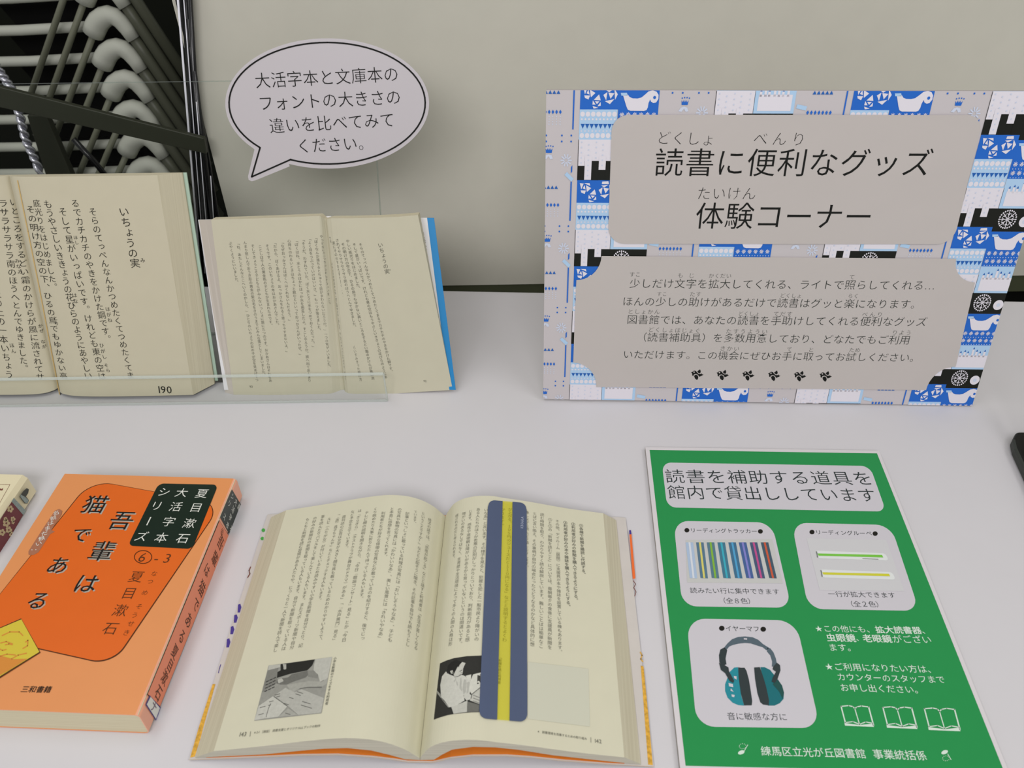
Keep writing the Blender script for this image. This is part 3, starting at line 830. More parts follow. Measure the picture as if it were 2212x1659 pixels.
# ================================================================== small open paperback (right on the stand)
sb = thing('open_paperback', 'open small-print paperback with blue edged cover on the right of the stand', 'book', S_O + s_e1*sa(745, 850)[0])
FL = Patch(SF, [(456, 474.5), (520, 473), (590, 470.5), (650, 468), (690, 466.5), (705, 474)], [(505, 855), (560, 856.5), (610, 857), (660, 856), (710, 852), (745, 846)], [(0, .0160), (.3, .0172), (.8, .0166), (1, .0105)])
FR = Patch(SF, [(703, 474), (715, 471.5), (760, 471.5), (820, 470), (862, 468), (903, 464.5)], [(744, 847), (752, 852), (790, 853), (850, 850.5), (915, 846), (978, 842.5)], [(0, .0105), (.07, .0145), (.3, .0172), (1, .0182)])
def page(name, pt, back, m_):
    g = pt.grid(20, 6); mb = MB()
    for r0, r1 in zip(g, g[1:]):
        for i in range(20): mb.face([r0[i], r1[i], r1[i+1], r0[i+1]], m_)
    rim = [g[0][i] for i in range(20, -1, -1)] + [r[0] for r in g[1:]] + g[-1][1:] + [r[-1] for r in g[-2:0:-1]]
    def down(p):
        q = p - s_n*((p-S_O).dot(s_n) - back); q.z = max(q.z, 0.0038); return q
    for i in range(len(rim)):
        p, q = rim[i], rim[(i+1) % len(rim)]
        mb.face([p, q, down(q), down(p)], M_EDGE)
    mb.face([down(p) for p in reversed(rim)], M_EDGE)
    return mb.build(name, sb)
pl_ = page('page_block', FL, 0.0025, M_PAGE3)
pr_ = page('page_block', FR, 0.0028, M_PAGE3)
# fanned page edges on the left and the cover boards
mb = MB()
for (x0, b0, x1, b1) in ((430, 0.0042, 444, 0.0100), (444, 0.0100, 456.6, 0.0159)):
    bx = lambda x: 487 + (x-430)/26.6*18.6
    lb_ = lambda b_: 0.0125 + (b_-0.0042)*0.3
    mb.face([SF.plane(b0).hit(x0, 475)[0], SF.plane(lb_(b0)).hit(bx(x0), 851.5+(x0-430)*0.13)[0], SF.plane(lb_(b1)).hit(bx(x1), 851.5+(x1-430)*0.13)[0], SF.plane(b1).hit(x1, 474.5)[0]], mat('pale_fore_edge', (200, 193, 184), 0.85, 0.1))
mb.build('fore_edge', sb)
def low(x, y, b_):
    P = SF.plane(b_).hit(x, y)[0]; P.z = max(P.z, 0.0036); return P
def slab(name, pts, thick, m_, parent, m_side=None):
    base = [low(x, y, b) for x, y, b in pts]
    mb = MB(); mb.prism(base, -s_n*thick, m_, m_side); return mb.build(name, parent)
M_CVW = mat('white_cover', (226, 226, 228), 0.45, 0.35)
M_CVB = mat('blue_cover_edge', (32, 134, 196), 0.45, 0.4)
slab('cover', [(428, 475, .0022), (715, 467, .0022), (741, 835, .0030), (640, 845, .0060), (487, 851, .0122)], 0.0010, M_CVW, sb)
slab('cover', [(716, 467.5, .0022), (922.5, 470.8, .0030), (971, 850.5, .0165), (860, 850, .0120), (743, 838, .0040)], 0.0010, M_CVW, sb)
slab('cover_edge', [(922.6, 470.8, .0032), (937.5, 471, .0032), (985, 851, .0168), (971.2, 850.6, .0168)], 0.0012, M_CVB, sb)
k = Ink()
for s_, a, b in (('やってきた二わのからすもそういいました。', (694.4, 511), (711, 658)),
                 ('「ぼくなんか落ちるとちゅうで目がまわらないだろうか。」一つの実がいいました。', (682, 514), (711.5, 794)),
                 ('「よく目をつぶっていけばいいさ。」も一つが答えました。', (668.4, 516), (690, 714)),
                 ('「そうだ。わすれていた。ぼく水とうに水をつめておくんだった。」', (654.7, 518), (677.3, 750)),
                 ('「ぼくはね、水とうのほかにはっか水を用意したよ。すこしやろうか。旅へ出てあんまり', (640, 520), (668.7, 822)),
                 ('心持ちのわるいときはちょっと飲むといいっておっかさんがいったぜ。」', (624.8, 520.6), (649.3, 767)),
                 ('「なぜおっかさんはぼくへはくれないんだろう。」', (609.7, 523.5), (626, 693)),
                 ('「だから、ぼくあげるよ。おっかさんをわるく思っちゃすまないよ。」', (593.4, 524.5), (620, 761)),
                 ('そうです。このいちょうの木はおかあさんでした。', (577.6, 531.5), (600, 703)),
                 ('ことしは千人の黄金色の子どもが生まれたのです。', (561.9, 532), (585.5, 703)),
                 ('そしてきょうこそ子どもらがみんないっしょに旅にたつのです。おかあさんはそれをあ', (546.2, 531.5), (584, 822)),
                 ('んまり悲しんでおうぎ形の黄金の髪の毛をきのうまでにみんな落としてしまいました。', (529.4, 524.5), (570.5, 810)),
                 ('「ね、あたしどんなとこへいくのかしら。」ひとりのいちょうの女の子が空を見あげてつ', (514.2, 526), (554.9, 821)),
                 ('ぶやくようにいいました。', (497.9, 525.5), (512, 610))):
    k.col(FL, s_, a, b, GREYINK, -0.004, 0.98)
k.build('printed_text', pl_); k = Ink()
k.h(FL, '93', (539, 835), (546, 835), GREYINK, 0, 1.0)
k.build('page_number', pl_)
k = Ink()
for s_, a, b, sx in (('いちょうの実', (821.8, 529.5), (836, 586.5), 1), ('み', (842.5, 583), (843, 587), 1.2),
                 ('そらのてっぺんなんかつめたくてつめたくてまるでカチカチのやきをかけた鋼です。', (779, 528.5), (846, 803), 1),
                 ('そして星がいっぱいです。けれども東の空はもうやさしいききょうの花びらのようにあ', (765.4, 528.5), (832.8, 814.5), 1),
                 ('やしい底光りをはじめました。', (751.3, 521), (774.8, 623.5), 1),
                 ('その明け方の空の下、ひるの鳥でもゆかない高いところをするどい霜のかけらが風に流', (741, 528), (805.3, 817), 1),
                 ('されてサラサラサラサラ南のほうへとんでゆきました。', (728.5, 519.5), (766.5, 707), 1),
                 ('実にそのかすかな音が丘の上の一本いちょうの木にきこえるくらいすみきった明け方', (721, 525), (779, 819.5), 0.8),
                 ('です。', (713.3, 514.5), (716.3, 529.5), 0.7),
                 ('いちょうの実はみんな一度に目をさましました。そしてドキッとしたのです。きょう', (717, 570), (746.5, 818), 0.45)):
    k.col(FR, s_, a, b, GREYINK, -0.002, 0.98, 2, sx)
k.build('printed_text', pr_); k = Ink()
k.h(FR, '92', (914.5, 823), (921.5, 823), GREYINK, 0, 1.0)
k.build('page_number', pr_)
k = Ink()
k.col(SF.plane(0.0052), 'また寒い春がくるのを', (913, 505), (926, 584), DARKINK, 0.0, 0.95)
k.build('printed_text', sb)

# ================================================================== speech bubble sign on the stand
BP = SF.plane(0.0012)
z3 = lambda x, y: (400 + x/3.687, 60 + y/3.687)
def bubble(cx, cy, rx, ry, tail, a0, a1):
    pts = []
    n = 72
    for i in range(n+1):
        a = a0 + (a1-a0)*i/n
        pts.append(z3(cx + rx*math.cos(a), cy + ry*math.sin(a)))
    return pts + [z3(*t) for t in tail]
sp = thing('speech_bubble_sign', 'white speech bubble cut-out sign with black outline fixed to the clear stand', 'sign', BP.hit(700, 220)[0])
outer = bubble(1131, 603, 812, 519, [(552, 968), (500, 1185), (506, 1212), (530, 1222), (560, 1215), (832, 1104)], math.radians(112), math.radians(-223.5))
mb = MB(); mb.prism([BP.hit(*p)[0] for p in outer], -s_n*0.0007, mat('sign_card', (191, 186, 190), 0.4, 0.35))
mb.build('card', sp)
k = Ink()
inner = bubble(1131, 601, 781, 484, [(597, 955), (530, 1187), (843, 1048)], math.radians(112.0), math.radians(-226))
k.stroke(BP, inner, 3.4, BLACK, 2, True)
k.build('outline', sp)
k = Ink()
for s_, a, b in (('大活字本と文庫本の', (550, 175.5), (862, 160)), ('フォントの大きさの', (557.5, 224.3), (867, 209.7)), ('違いを比べてみて', (581, 273), (853.5, 259)), ('ください。', (640, 316.5), (806, 308.5))):
    k.h(BP, s_, a, b, BLACK, -0.010, 1.0)
k.build('lettering', sp)

# ================================================================== open reference book in front
c_a = zplane(0.002).hit(407.6, 1640.8)[0]; c_b = zplane(0.002).hit(1411, 1655.7)[0]
c_a.z = 0; c_b.z = 0
CF = Frame(); CF.o = c_a; CF.e1 = (c_b-c_a).normalized(); CF.e3 = V((0, 0, 1)); CF.e2 = V((-CF.e1.y, CF.e1.x, 0)); CF.n = CF.e3
ob = thing('open_reference_book', 'open book with columns of small text and two grey photos, lying front centre', 'book', c_a + CF.e1*0.153)
mm = lambda L: [(x/1000, y/1000) for x, y in L]
cL = mm([(19, 12.6), (54, 20.8), (78, 27.1), (97.8, 31.5), (111, 32.9), (124.3, 31.2), (135.1, 26.5), (144.3, 18.9), (149.7, 11.8), (153.2, 7.0)])
cR = mm([(153.4, 7.0), (157.1, 15.2), (162, 23.2), (170.5, 29.4), (181.6, 32.5), (193.1, 32.6), (203.2, 30.4), (224.8, 25.8), (254.3, 18.4), (282.4, 13.0), (286, 12.4)])
cL = mm([(4.5, 3.6)]) + spline(cL, 5); cR = spline(cR, 5) + mm([(297.5, 3.6)])
loL = mm([(4.5, 2.8), (28, 6.2), (51.5, 9.2), (76, 14.9), (92, 18.3), (107.5, 19.6), (122.6, 16.7), (133.5, 11.3), (143.6, 5.2), (153.2, 4.4)])
loR = mm([(153.4, 4.4), (162.3, 5.2), (168, 12.3), (175, 19.5), (188.4, 23.6), (203.1, 23.4), (217.6, 20.6), (239.7, 13.9), (262, 9.4), (277, 6.4), (297.5, 2.8)])
T0, T1 = 0.0008, 0.2065
pbL = block('page_block', ob, CF, cL, loL, T0, T1, (1, len(cL)), M_PAGE2, M_EDGE_X, M_EDGE_Z)
pbR = block('page_block', ob, CF, cR, loR, T0, T1, (0, len(cR)-2), M_PAGE2, M_EDGE_X, M_EDGE_Z)
arch = mm([(0, 2), (28, 4.8), (53, 7.6), (77, 10.6), (100, 11.9), (123, 9.4), (138, 5.8), (145, 3.4), (161, 3.4), (163.5, 4.2), (173.5, 9.4), (188, 13.2), (210, 14.0), (225, 12.4), (247, 8.2), (276, 4.4), (306, 2)])
def sheet(name, prof, thick, t0, t1, m_, parent, m_rim=None):
    mb = MB(); n = len(prof)
    P = lambda a, b, t: CF.o + CF.e1*a + CF.e3*b + CF.e2*t
    mb.v += [tuple(P(a, b, t)) for t in (t0, t1) for a, b in prof] + [tuple(P(a, max(0.0002, b-thick), t)) for t in (t0, t1) for a, b in prof]
    for i in range(n-1):
        mb.f += [(i, i+1, n+i+1, n+i), (2*n+i+1, 2*n+i, 3*n+i, 3*n+i+1), (i, 2*n+i, 2*n+i+1, i+1), (n+i+1, 3*n+i+1, 3*n+i, n+i)]
    mb.f += [(0, n, 3*n, 2*n), (n-1, 3*n-1, 4*n-1, 2*n-1)]
    mb.mi = [mb.m(m_)]*len(mb.f)
    if m_rim:
        for i in range(2, 4*(n-1), 4): mb.mi[i] = mb.m(m_rim)
    return mb.build(name, parent)
cov = sheet('cover', arch, 0.0008, 0, 0.2108, mat('laminated_cover', (204, 198, 192), 0.35, 0.4, 0.03, 50), ob, mat('cover_rim', (196, 176, 150), 0.6, 0.3))
sheet('endpaper', [(a, b+0.0004) for a, b in arch if 0.005 < a < 0.3] and [(0.0055, 0.0024)] + [(a, b+0.0004) for a, b in arch[1:-1]] + [(0.2965, 0.0024)], 0.0003, 0.0008, 0.2100, mat('orange_endpaper', (226, 128, 44), 0.7, 0.2), ob)
CP = zplane(0.0021)
k = Ink()
C_G = mat('print_green', (70, 160, 70), 0.5, 0.3); C_P = mat('print_purple', (72, 56, 140), 0.5, 0.3)
C_Y = mat('print_ochre', (214, 164, 60), 0.5, 0.3, 0.3, 400); C_O = mat('print_orange', (236, 110, 48), 0.5, 0.3); C_B = mat('print_brown', (120, 70, 60), 0.6, 0.2)
k = Ink(); k.ell(CP, 569, 1145.8, 4, 4, C_G, 2, 12); k.build('printed_shape', cov)
k = Ink(); k.poly(CP, [(562.5, 1163), (566, 1159.5), (570, 1161), (569, 1167.5), (564, 1167)], C_G, 2); k.build('printed_shape', cov)
for x, y, w_, h_ in ((516.5, 1314, 5.2, 9.5), (508.5, 1336.5, 5.5, 9), (501, 1361.5, 5.5, 9), (492.5, 1389, 5.5, 10)):
    k = Ink(); k.poly(CP, [(x-w_+2, y+h_), (x-w_*0.4, y-h_*0.8), (x+w_*0.5, y-h_), (x+w_, y-h_*0.2), (x+w_*0.4, y+h_)], C_P, 2); k.build('printed_shape', cov)
k = Ink(); k.stroke(CP, [(541.5, 1225), (538, 1233), (540, 1240), (535, 1248)], 2, C_B, 2); k.build('printed_shape', cov)
k = Ink(); k.stroke(CP, [(477, 1436), (474, 1445), (472, 1454)], 1.6, C_P, 2); k.build('printed_shape', cov)
k = Ink(); k.poly(CP, [(459.5, 1478), (465.5, 1478), (440, 1570), (423.5, 1634), (411, 1637), (430, 1570)], C_Y, 2); k.build('printed_shape', cov)
k = Ink(); k.poly(CP, [(1358.8, 1146), (1363, 1145.5), (1364, 1154.5), (1359.6, 1155)], C_P, 2); k.build('printed_shape', cov)
k = Ink(); k.poly(CP, [(1359.6, 1155), (1364, 1154.5), (1372.5, 1250), (1366.8, 1251)], C_O, 2); k.build('printed_shape', cov)
k = Ink(); k.stroke(CP, [(1368, 1255), (1373, 1262), (1369, 1270), (1374, 1279), (1371, 1288)], 1.6, C_B, 2); k.build('printed_shape', cov)
k = Ink(); k.poly(CP, [(1384, 1438), (1390, 1440), (1400, 1540), (1410, 1653), (1400, 1652), (1393, 1560)], C_Y, 2); k.build('printed_shape', cov)
k = Ink(); k.stroke(CP, [(1383, 1409), (1387, 1416), (1384, 1424), (1389, 1430)], 2.4, C_Y, 2); k.build('printed_shape', cov)
RL = Ruled(CF.o, CF.e1, CF.e2, CF.e3, cL); RR_ = Ruled(CF.o, CF.e1, CF.e2, CF.e3, cR)
k = Ink()
CI = mat('mincho_ink', (112, 112, 101), 0.8, 0.1)
for s_, a, b in (('経済の話では、「恐慌が起こる」などと話すと利用者は「生活が苦しくなる', (927.8, 1123.5), (897.8, 1400)),
                 ('ということですか？」などと心配そうに聞き、その記事を自分でも読もうとし', (914, 1109.8), (880, 1392.5)),
                 ('ています。', (897.5, 1106), (895, 1131)),
                 ('記事といっしょに載っている料理の写真には「おいしそうやなあ」、子ども', (879.7, 1110), (842.3, 1383)),
                 ('の写真や動物の写真には「かわいいなあ」、美しい風景には「きれいやなあ」', (863.3, 1101), (820.5, 1379)),
                 ('と率直に感想を言ってくれます。', (846.8, 1100), (832, 1203)),
                 ('利用者たちが好きな俳優の写真などが載っているのを紹介すると、後でじっ', (827.8, 1109), (782.6, 1379.5)),
                 ('くり眺めたり大事に折りたたんで持っている人もいます。', (811.4, 1100), (780, 1294)),
                 ('テレビ欄の説明を聞きながら、「今日『歌謡コンサート』見る」とか「今日', (792.4, 1108), (743.3, 1383)),
                 ('は『ぎらぎら』（ホストクラブが舞台のドラマ）がある」「『水戸黄門』見る」', (777.2, 1104), (722, 1383.5)),
                 ('など予定を立てています。', (762, 1106), (748.3, 1185)),
                 ('週刊誌の広告は文字が大きく顔写真も載っているためわかりやすいようで、', (743, 1117), (691.4, 1385)),
                 ('「（森）昌子ちゃんや」などとチェックする人もいます。', (731.6, 1111), (690.2, 1298)),
                 ('ルビ（ふりがな）が付いているため読みやすい小学生新聞を自分でとり、記', (711.4, 1121.5), (649.8, 1395)),
                 ('事を読んだりパズルをして楽しんでいる人もいます。またスポーツ新聞や自分', (697.5, 1116.5), (630.8, 1399)),
                 ('の好みの新聞社の新聞を取っている人もいます。自分で新聞を取っている人は', (680.5, 1120), (613, 1401.5)),
                 ('もともと新聞を読む習慣がある人たちや、じっくりと一人で新聞を読んで楽し', (664.6, 1122.5), (594.8, 1405))):
    k.col(RL, s_, a, b, CI, -0.008, 1.0, 3)
k.build('printed_text', pbL); k = Ink()
k.col(RL, '小学生新聞のクイズをする利用者', (724, 1423), (706, 1520), CI, 0.004, 1.0, 3)
k.build('photo_caption', pbL); k = Ink()
k.h(RL, '143', (518, 1587), (533, 1586), CI, 0, 1.0, 3)
k.stroke(RL, [(541.8, 1580.5), (540.3, 1591.5)], 0.8, CI, 3)
k.h(RL, '4-2-1 ［施設］ 読書支援とオリジナルLLブックの制作', (549, 1583.3), (692.5, 1568.3), CI, 0.002, 1.0, 3)
k.build('footer_text', pbL)
k = Ink()
for s_, a, b in (('①各棟で新聞を購読し代読する。', (1255.2, 1136), (1260.6, 1241.5)),
                 ('②利用者が好みの新聞を購入できるようにする。', (1238, 1132.8), (1244, 1297)),
                 ('③利用者が好みの本や雑誌を購入できるようにする。', (1221, 1129.5), (1227.5, 1311))):
    k.col(RR_, s_, a, b, CI, 0.004, 1.0, 3)
for s_, a, b in (('その他、デイルーム（居間）に支援員が本や雑誌を設置している棟もあります。', (1203.8, 1126.5), (1209.6, 1408.5)),
                 ('①と②の「新聞を読むこと」については、毎朝毎夕の食後に支援員が新聞を', (1188, 1123), (1187.3, 1399)),
                 ('読む時間を取り、わかりやすく読み解説しています。難しいことばは簡単なこ', (1170.9, 1112.5), (1168.4, 1396.5)),
                 ('とばに言い換え、その事柄が自分の場合だったらどうなるのかなど具体的に想', (1155.2, 1110), (1149.6, 1392.5)),
                 ('像しながら読んだり話したりします。', (1138.5, 1107.5), (1137.5, 1226)),
                 ('が上がる。１０５円のジュースだと１１０円になる」などと説明するとよくわ', (1101.8, 1101), (1089.6, 1383)),
                 ('かります。', (1086, 1101), (1083, 1136)),
                 ('いなあ」と言います。その様子を見ると、犯罪を犯した一般市民より障がいの', (1049.9, 1102.3), (1029.3, 1381)),
                 ('ある人たちのほうが善悪の区別がしっかりとついており、判断能力があると感', (1033.4, 1101), (1009.7, 1382.5)),
                 ('じます。感性や道徳観は障がいがあるから育っていないというのは間違いです。', (1016.5, 1105), (994, 1392)),
                 ('障がいのあるなしではなく、生育歴や生活環境によって多くの人間の人格は形', (1002.5, 1110), (973.2, 1391.5)),
                 ('成されるのだと考えられます。', (987.3, 1114), (980, 1207.5))):
    k.col(RR_, s_, a, b, CI, -0.008, 1.0, 3)
k.build('printed_text', pbR); k = Ink()
k.col(RR_, '「新聞を読む利用者', (1080.7, 1421), (1078.2, 1475), CI, 0.004, 1.0, 3)
k.build('photo_caption', pbR); k = Ink()
k.h(RR_, '4　読書環境を改善するための取り組み', (1161, 1580.5), (1267.8, 1596.8), CI, 0.002, 1.0, 3)
k.stroke(RR_, [(1276, 1593.5), (1276.3, 1604.5)], 0.8, CI, 3)
k.h(RR_, '142', (1284.5, 1600.6), (1299.6, 1602.3), CI, 0, 1.0, 3)
k.build('footer_text', pbR)
# the two grey photographs printed on the pages
G = lambda v: mat('halftone_%d' % v, (v, v, int(v*0.95)), 0.75, 0.15, 0.06, 500)
pq = lambda pts: [(540 + x/10.37, 1410 + y/10.37) for x, y in pts]
k = Ink()
k.patch(RL, ((580.6, 1438), (717.6, 1419.8), (694.8, 1541), (549.6, 1557.4)), G(150), 2, 16, 10)
for v, pts in ((182, [(425, 290), (690, 262), (685, 330), (410, 400)]), (128, [(410, 400), (640, 345), (620, 440), (600, 690), (280, 890), (330, 660)]),
               (44, [(690, 262), (740, 258), (830, 245), (1455, 155), (1400, 290), (1290, 400), (900, 480), (610, 570), (620, 440), (690, 400)]),
               (170, [(740, 258), (825, 247), (815, 375), (745, 390)]), (186, [(1475, 152), (1845, 100), (1750, 570), (1580, 680), (1530, 500), (1430, 400), (1440, 270)]),
               (112, [(610, 600), (860, 560), (940, 490), (1290, 410), (1310, 500), (1250, 560), (960, 660), (820, 720), (690, 720), (600, 690)]),
               (178, [(620, 610), (720, 570), (760, 640), (640, 700)]), (134, [(1290, 410), (1430, 400), (1530, 480), (1520, 580), (1310, 540)]),
               (164, [(830, 730), (1000, 690), (1330, 640), (1580, 650), (1750, 580), (1730, 700), (1620, 770), (1300, 770), (1130, 800), (990, 890), (900, 850)]),
               (110, [(1130, 800), (1300, 770), (1620, 765), (1610, 790), (1290, 792), (1100, 825)]),
               (178, [(540, 970), (800, 790), (1000, 890), (1160, 820), (1660, 1020), (1600, 1350), (1090, 1400), (860, 1200)]),
               (192, [(200, 1200), (520, 980), (840, 1210), (640, 1440), (330, 1480), (105, 1520)]), (166, [(860, 1250), (1080, 1400), (640, 1445)]),
               (84, [(525, 985), (545, 985), (850, 1205), (835, 1215)])):
    k.poly(RL, pq(pts), G(v), 3)
for i in range(4):
    for j in range(3):
        x, y = 330 + j*80 + i*12, 870 - i*62 - j*38 - (i*10)
        k.poly(RL, pq([(x, y), (x+66, y-30), (x+66, y-12), (x, y+18)]), G(52), 4)
for x, y, w_ in ((560, 960, 120), (600, 1000, 80), (1060, 880, 130), (1030, 930, 110), (890, 1010, 90), (760, 1140, 110), (230, 1240, 120), (440, 1110, 90), (420, 1190, 50), (200, 1400, 110), (800, 1360, 110), (1180, 1100, 180), (1150, 1180, 240)):
    k.stroke(RL, pq([(x, y), (x+w_, y-w_*0.28 if x < 700 else y+w_*0.3)]), 1.3, G(104), 4)
k.stroke(RL, pq([(470, 1150), (420, 1260), (385, 1380), (370, 1450)]), 1.0, G(96), 4)
k.build('printed_photo', pbL)
ph = lambda pts: [(930 + x/9.76, 1400 + y/9.76) for x, y in pts]
k = Ink()
k.poly(RR_, ph([(205, 325), (340, 265), (500, 215), (760, 175), (1085, 160), (1025, 1355), (860, 1358), (700, 1370), (500, 1392), (350, 1420), (200, 1465), (75, 1512), (140, 900)]), G(52), 2)
for v, pts in ((200, [(330, 500), (400, 560), (560, 620), (660, 570), (720, 590), (840, 700), (830, 960), (700, 1000), (720, 1110), (640, 1160), (480, 1240), (400, 1255), (300, 1110), (230, 1040), (215, 780), (250, 600)]),
               (178, [(440, 640), (640, 620), (830, 720), (800, 960), (700, 980), (560, 780)]),
               (190, [(440, 1240), (640, 1170), (780, 1110), (770, 1350), (490, 1390)]), (110, [(770, 1130), (1030, 1200), (1020, 1350), (770, 1355)]),
               (206, [(840, 700), (900, 560), (1060, 520), (1045, 830), (870, 980), (820, 900)]), (188, [(860, 980), (1045, 850), (1035, 1190), (830, 1110)]),
               (206, [(740, 590), (860, 560), (850, 690), (800, 690)]), (196, [(710, 970), (800, 950), (860, 1000), (830, 1090), (760, 1110), (710, 1050)]),
               (196, [(490, 570), (570, 410), (670, 300), (740, 320), (690, 440), (680, 540), (600, 600), (530, 630)]), (40, [(350, 540), (370, 380), (440, 300), (540, 250), (660, 300), (600, 400), (520, 480), (480, 530), (410, 550)]),
               (186, [(415, 490), (470, 470), (490, 540), (440, 545)]), (150, [(140, 890), (220, 980), (230, 1050), (400, 1250), (380, 1260), (150, 960)]),
               (70, [(990, 570), (1055, 550), (1050, 740), (980, 770)])):
    k.poly(RR_, ph(pts), G(v), 3)
k.stroke(RR_, ph([(1050, 840), (960, 910), (870, 985), (855, 1070)]), 1.4, G(90), 4)
k.stroke(RR_, ph([(620, 500), (670, 470)]), 1.2, G(80), 4); k.stroke(RR_, ph([(640, 530), (690, 525)]), 0.8, G(90), 4)
k.stroke(RR_, ph([(510, 620), (600, 600), (640, 560)]), 1.0, G(110), 4)
for y in (1000, 1060, 1120): k.stroke(RR_, ph([(900, y), (1030, y+50)]), 1.2, G(120), 4)
k.build('printed_photo', pbR)
k = Ink()
k.patch(RR_, ((1139.5, 1430), (1271, 1445), (1274, 1570), (1139, 1553)), mat('page_show_through', (203, 203, 184), 0.8, 0.15), 2, 8, 4)
k.build('faint_print', pbR)

# ================================================================== reading tracker strip lying on the right page
tr = thing('reading_tracker', 'navy reading ruler strip with yellow window lying on the right page', 'reading ruler', RR_.hit(1090, 1320)[0])
tq = ((1054.5, 1081.5), (1137, 1088.5), (1138.3, 1561), (1034.5, 1552.5))
def tpt(u, v_, lay):
    tl, tr_, br, bl_ = tq
    x = (tl[0]*(1-u)+tr_[0]*u)*(1-v_) + (bl_[0]*(1-u)+br[0]*u)*v_
    y = (tl[1]*(1-u)+tr_[1]*u)*(1-v_) + (bl_[1]*(1-u)+br[1]*u)*v_
    P, n = RR_.hit(x, y); return P + n*lay
def strip(name, u0, u1, m_, lay):
    mb = MB(); nu = 14; rows = 24
    us = [u0 + (u1-u0)*i/nu for i in range(nu+1)]
    us = sorted(set(us + [u for u in (0.03, 0.06, 0.1, 0.15, 0.85, 0.9, 0.94, 0.97) if u0 < u < u1]))
    def ins(u):
        d = min(u, 1-u); r = 0.17
        return 0 if d >= r else (r - math.sqrt(max(0, r*r-(r-d)**2)))*0.19
    kk = len(us)
    for j in range(rows+1):
        for u in us: mb.v.append(tuple(tpt(u, ins(u) + (1-2*ins(u))*j/rows, lay)))
    for j in range(rows):
        for i in range(kk-1):
            mb.f.append((j*kk+i, (j+1)*kk+i, (j+1)*kk+i+1, j*kk+i+1)); mb.mi.append(mb.m(m_))
    return mb.build(name, tr, solid=0.0004)
M_NAVY = mat('navy_strip', (78, 90, 118), 0.45, 0.35, 0.01, 80)
nv = strip('navy_band', 0.0, 0.372, M_NAVY, 0.0011)
nv2 = strip('navy_band', 0.632, 1.0, M_NAVY, 0.0011)
yw = strip('yellow_window', 0.3722, 0.6318, YFILM, 0.0011)
k = Ink()
class Lift:
    def __init__(s, sf, h_): s.sf, s.h_ = sf, h_
    def hit(s, x, y): P, n = s.sf.hit(x, y); return P + n*s.h_, n
k.h(Lift(RR_, 0.0012), 'KIHARA', (1126.2, 1144), (1127.8, 1118), mat('strip_white', (176, 184, 204), 0.6, 0.2), -0.004, 1.0, 2)
k.build('lettering', nv2)

# ================================================================== orange paperback, front left
OZ = 0.025; OP = zplane(OZ)
x0, x1, y0, y1 = -0.4132, -0.2624, 0.2594, 0.4722
og = thing('orange_paperback', 'closed orange paperback with dark green label lying front left', 'book', (x1-0.07, (y0+y1)/2, 0))
def oprof(i):
    r = 0.0035
    pts = [(x0, 0.0003+i)]
    for k_ in range(7):
        a = -math.pi/2 + k_/6*math.pi/2; pts.append((x1-r+(r-i)*math.cos(a), 0.0003+r+(r-i)*math.sin(a)))
    for k_ in range(7):
        a = k_/6*math.pi/2; pts.append((x1-r+(r-i)*math.cos(a), OZ-r+(r-i)*math.sin(a)))
    return pts + [(x0, OZ-i)]
M_OC = mat('orange_cover', (228, 150, 92), 0.35, 0.4, 0.012, 40); M_OP = mat('pink_spine', (240, 172, 142), 0.35, 0.4)
mb = MB(); po_, pi_ = oprof(0), oprof(0.0006)
ring = po_ + pi_[::-1]; n = len(po_)
mb.v += [(x, y, z) for y in (y0, y1) for x, z in ring]; N = len(ring)
for i in range(N):
    j = (i+1) % N
    mb.f.append((i, j, N+j, N+i)); mb.mi.append(mb.m(M_OP if 0 < i < n-3 else M_OC))
for i in range(n-1):
    a, b, c, d = i, i+1, N-2-i, N-1-i
    mb.f += [(a, d, c, b), (N+a, N+b, N+c, N+d)]; mb.mi += [mb.m(M_OP)]*2
cvo = mb.build('cover', og)
mb = MB(); mb.box((x0+0.0005, y0+0.0004, 0.0010), (x1-x0-0.0014, 0, 0), (0, y1-y0-0.0008, 0), (0, 0, OZ-0.0017), stripes('orange_book_pages', (206, 196, 166), (216, 208, 180), 2, 2600)); mb.build('page_block', og)
z1 = lambda x, y: (x/3.95, 1000 + y/3.95)
zb_ = lambda x, y: (x/3.95, 1240 + y/3.95)
O_DEEP = mat('deep_orange_print', (226, 104, 26), 0.35, 0.4, 0.012, 60); O_LINE = mat('brown_line', (84, 44, 14), 0.5, 0.3); O_GREEN = mat('label_green', (12, 34, 22), 0.35, 0.4)
O_SH = mat('grey_offset_print', (176, 172, 160), 0.5, 0.3); OK_ = mat('title_black', (22, 16, 12), 0.5, 0.3)
q4 = ((198, 1038.5), (478, 1089), (241.5, 1435.8), (-66.3, 1367))
k = Ink()
k.poly(OP, rquad((196.5, 1037), (480, 1088.5), (243, 1438.5), (-68.5, 1368.5), 0.16, 9), O_LINE, 1)
k.poly(OP, rquad(*q4, 0.16, 9), O_DEEP, 2)
k.build('title_panel', og)
k = Ink(); k.poly(OP, rquad((343, 1045), (471.5, 1047.5), (415.5, 1186.5), (276.5, 1179.5), 0.09), O_GREEN, 3)
gl = k.build('series_label', og)
k = Ink(); LW = mat('label_white', (226, 228, 220), 0.5, 0.3)
def chars(surf, lst, conv, mt, wt, size, layer, ex=None):
    """single characters at their own places, upright along the book"""
    for c, x, y in lst:
        P, n_ = surf.hit(*conv(x, y)); es = V((1, 0, 0)); et = n_.cross(es)
        k.put(glyph(c, wt), P, es, et, n_, size, mt, layer)
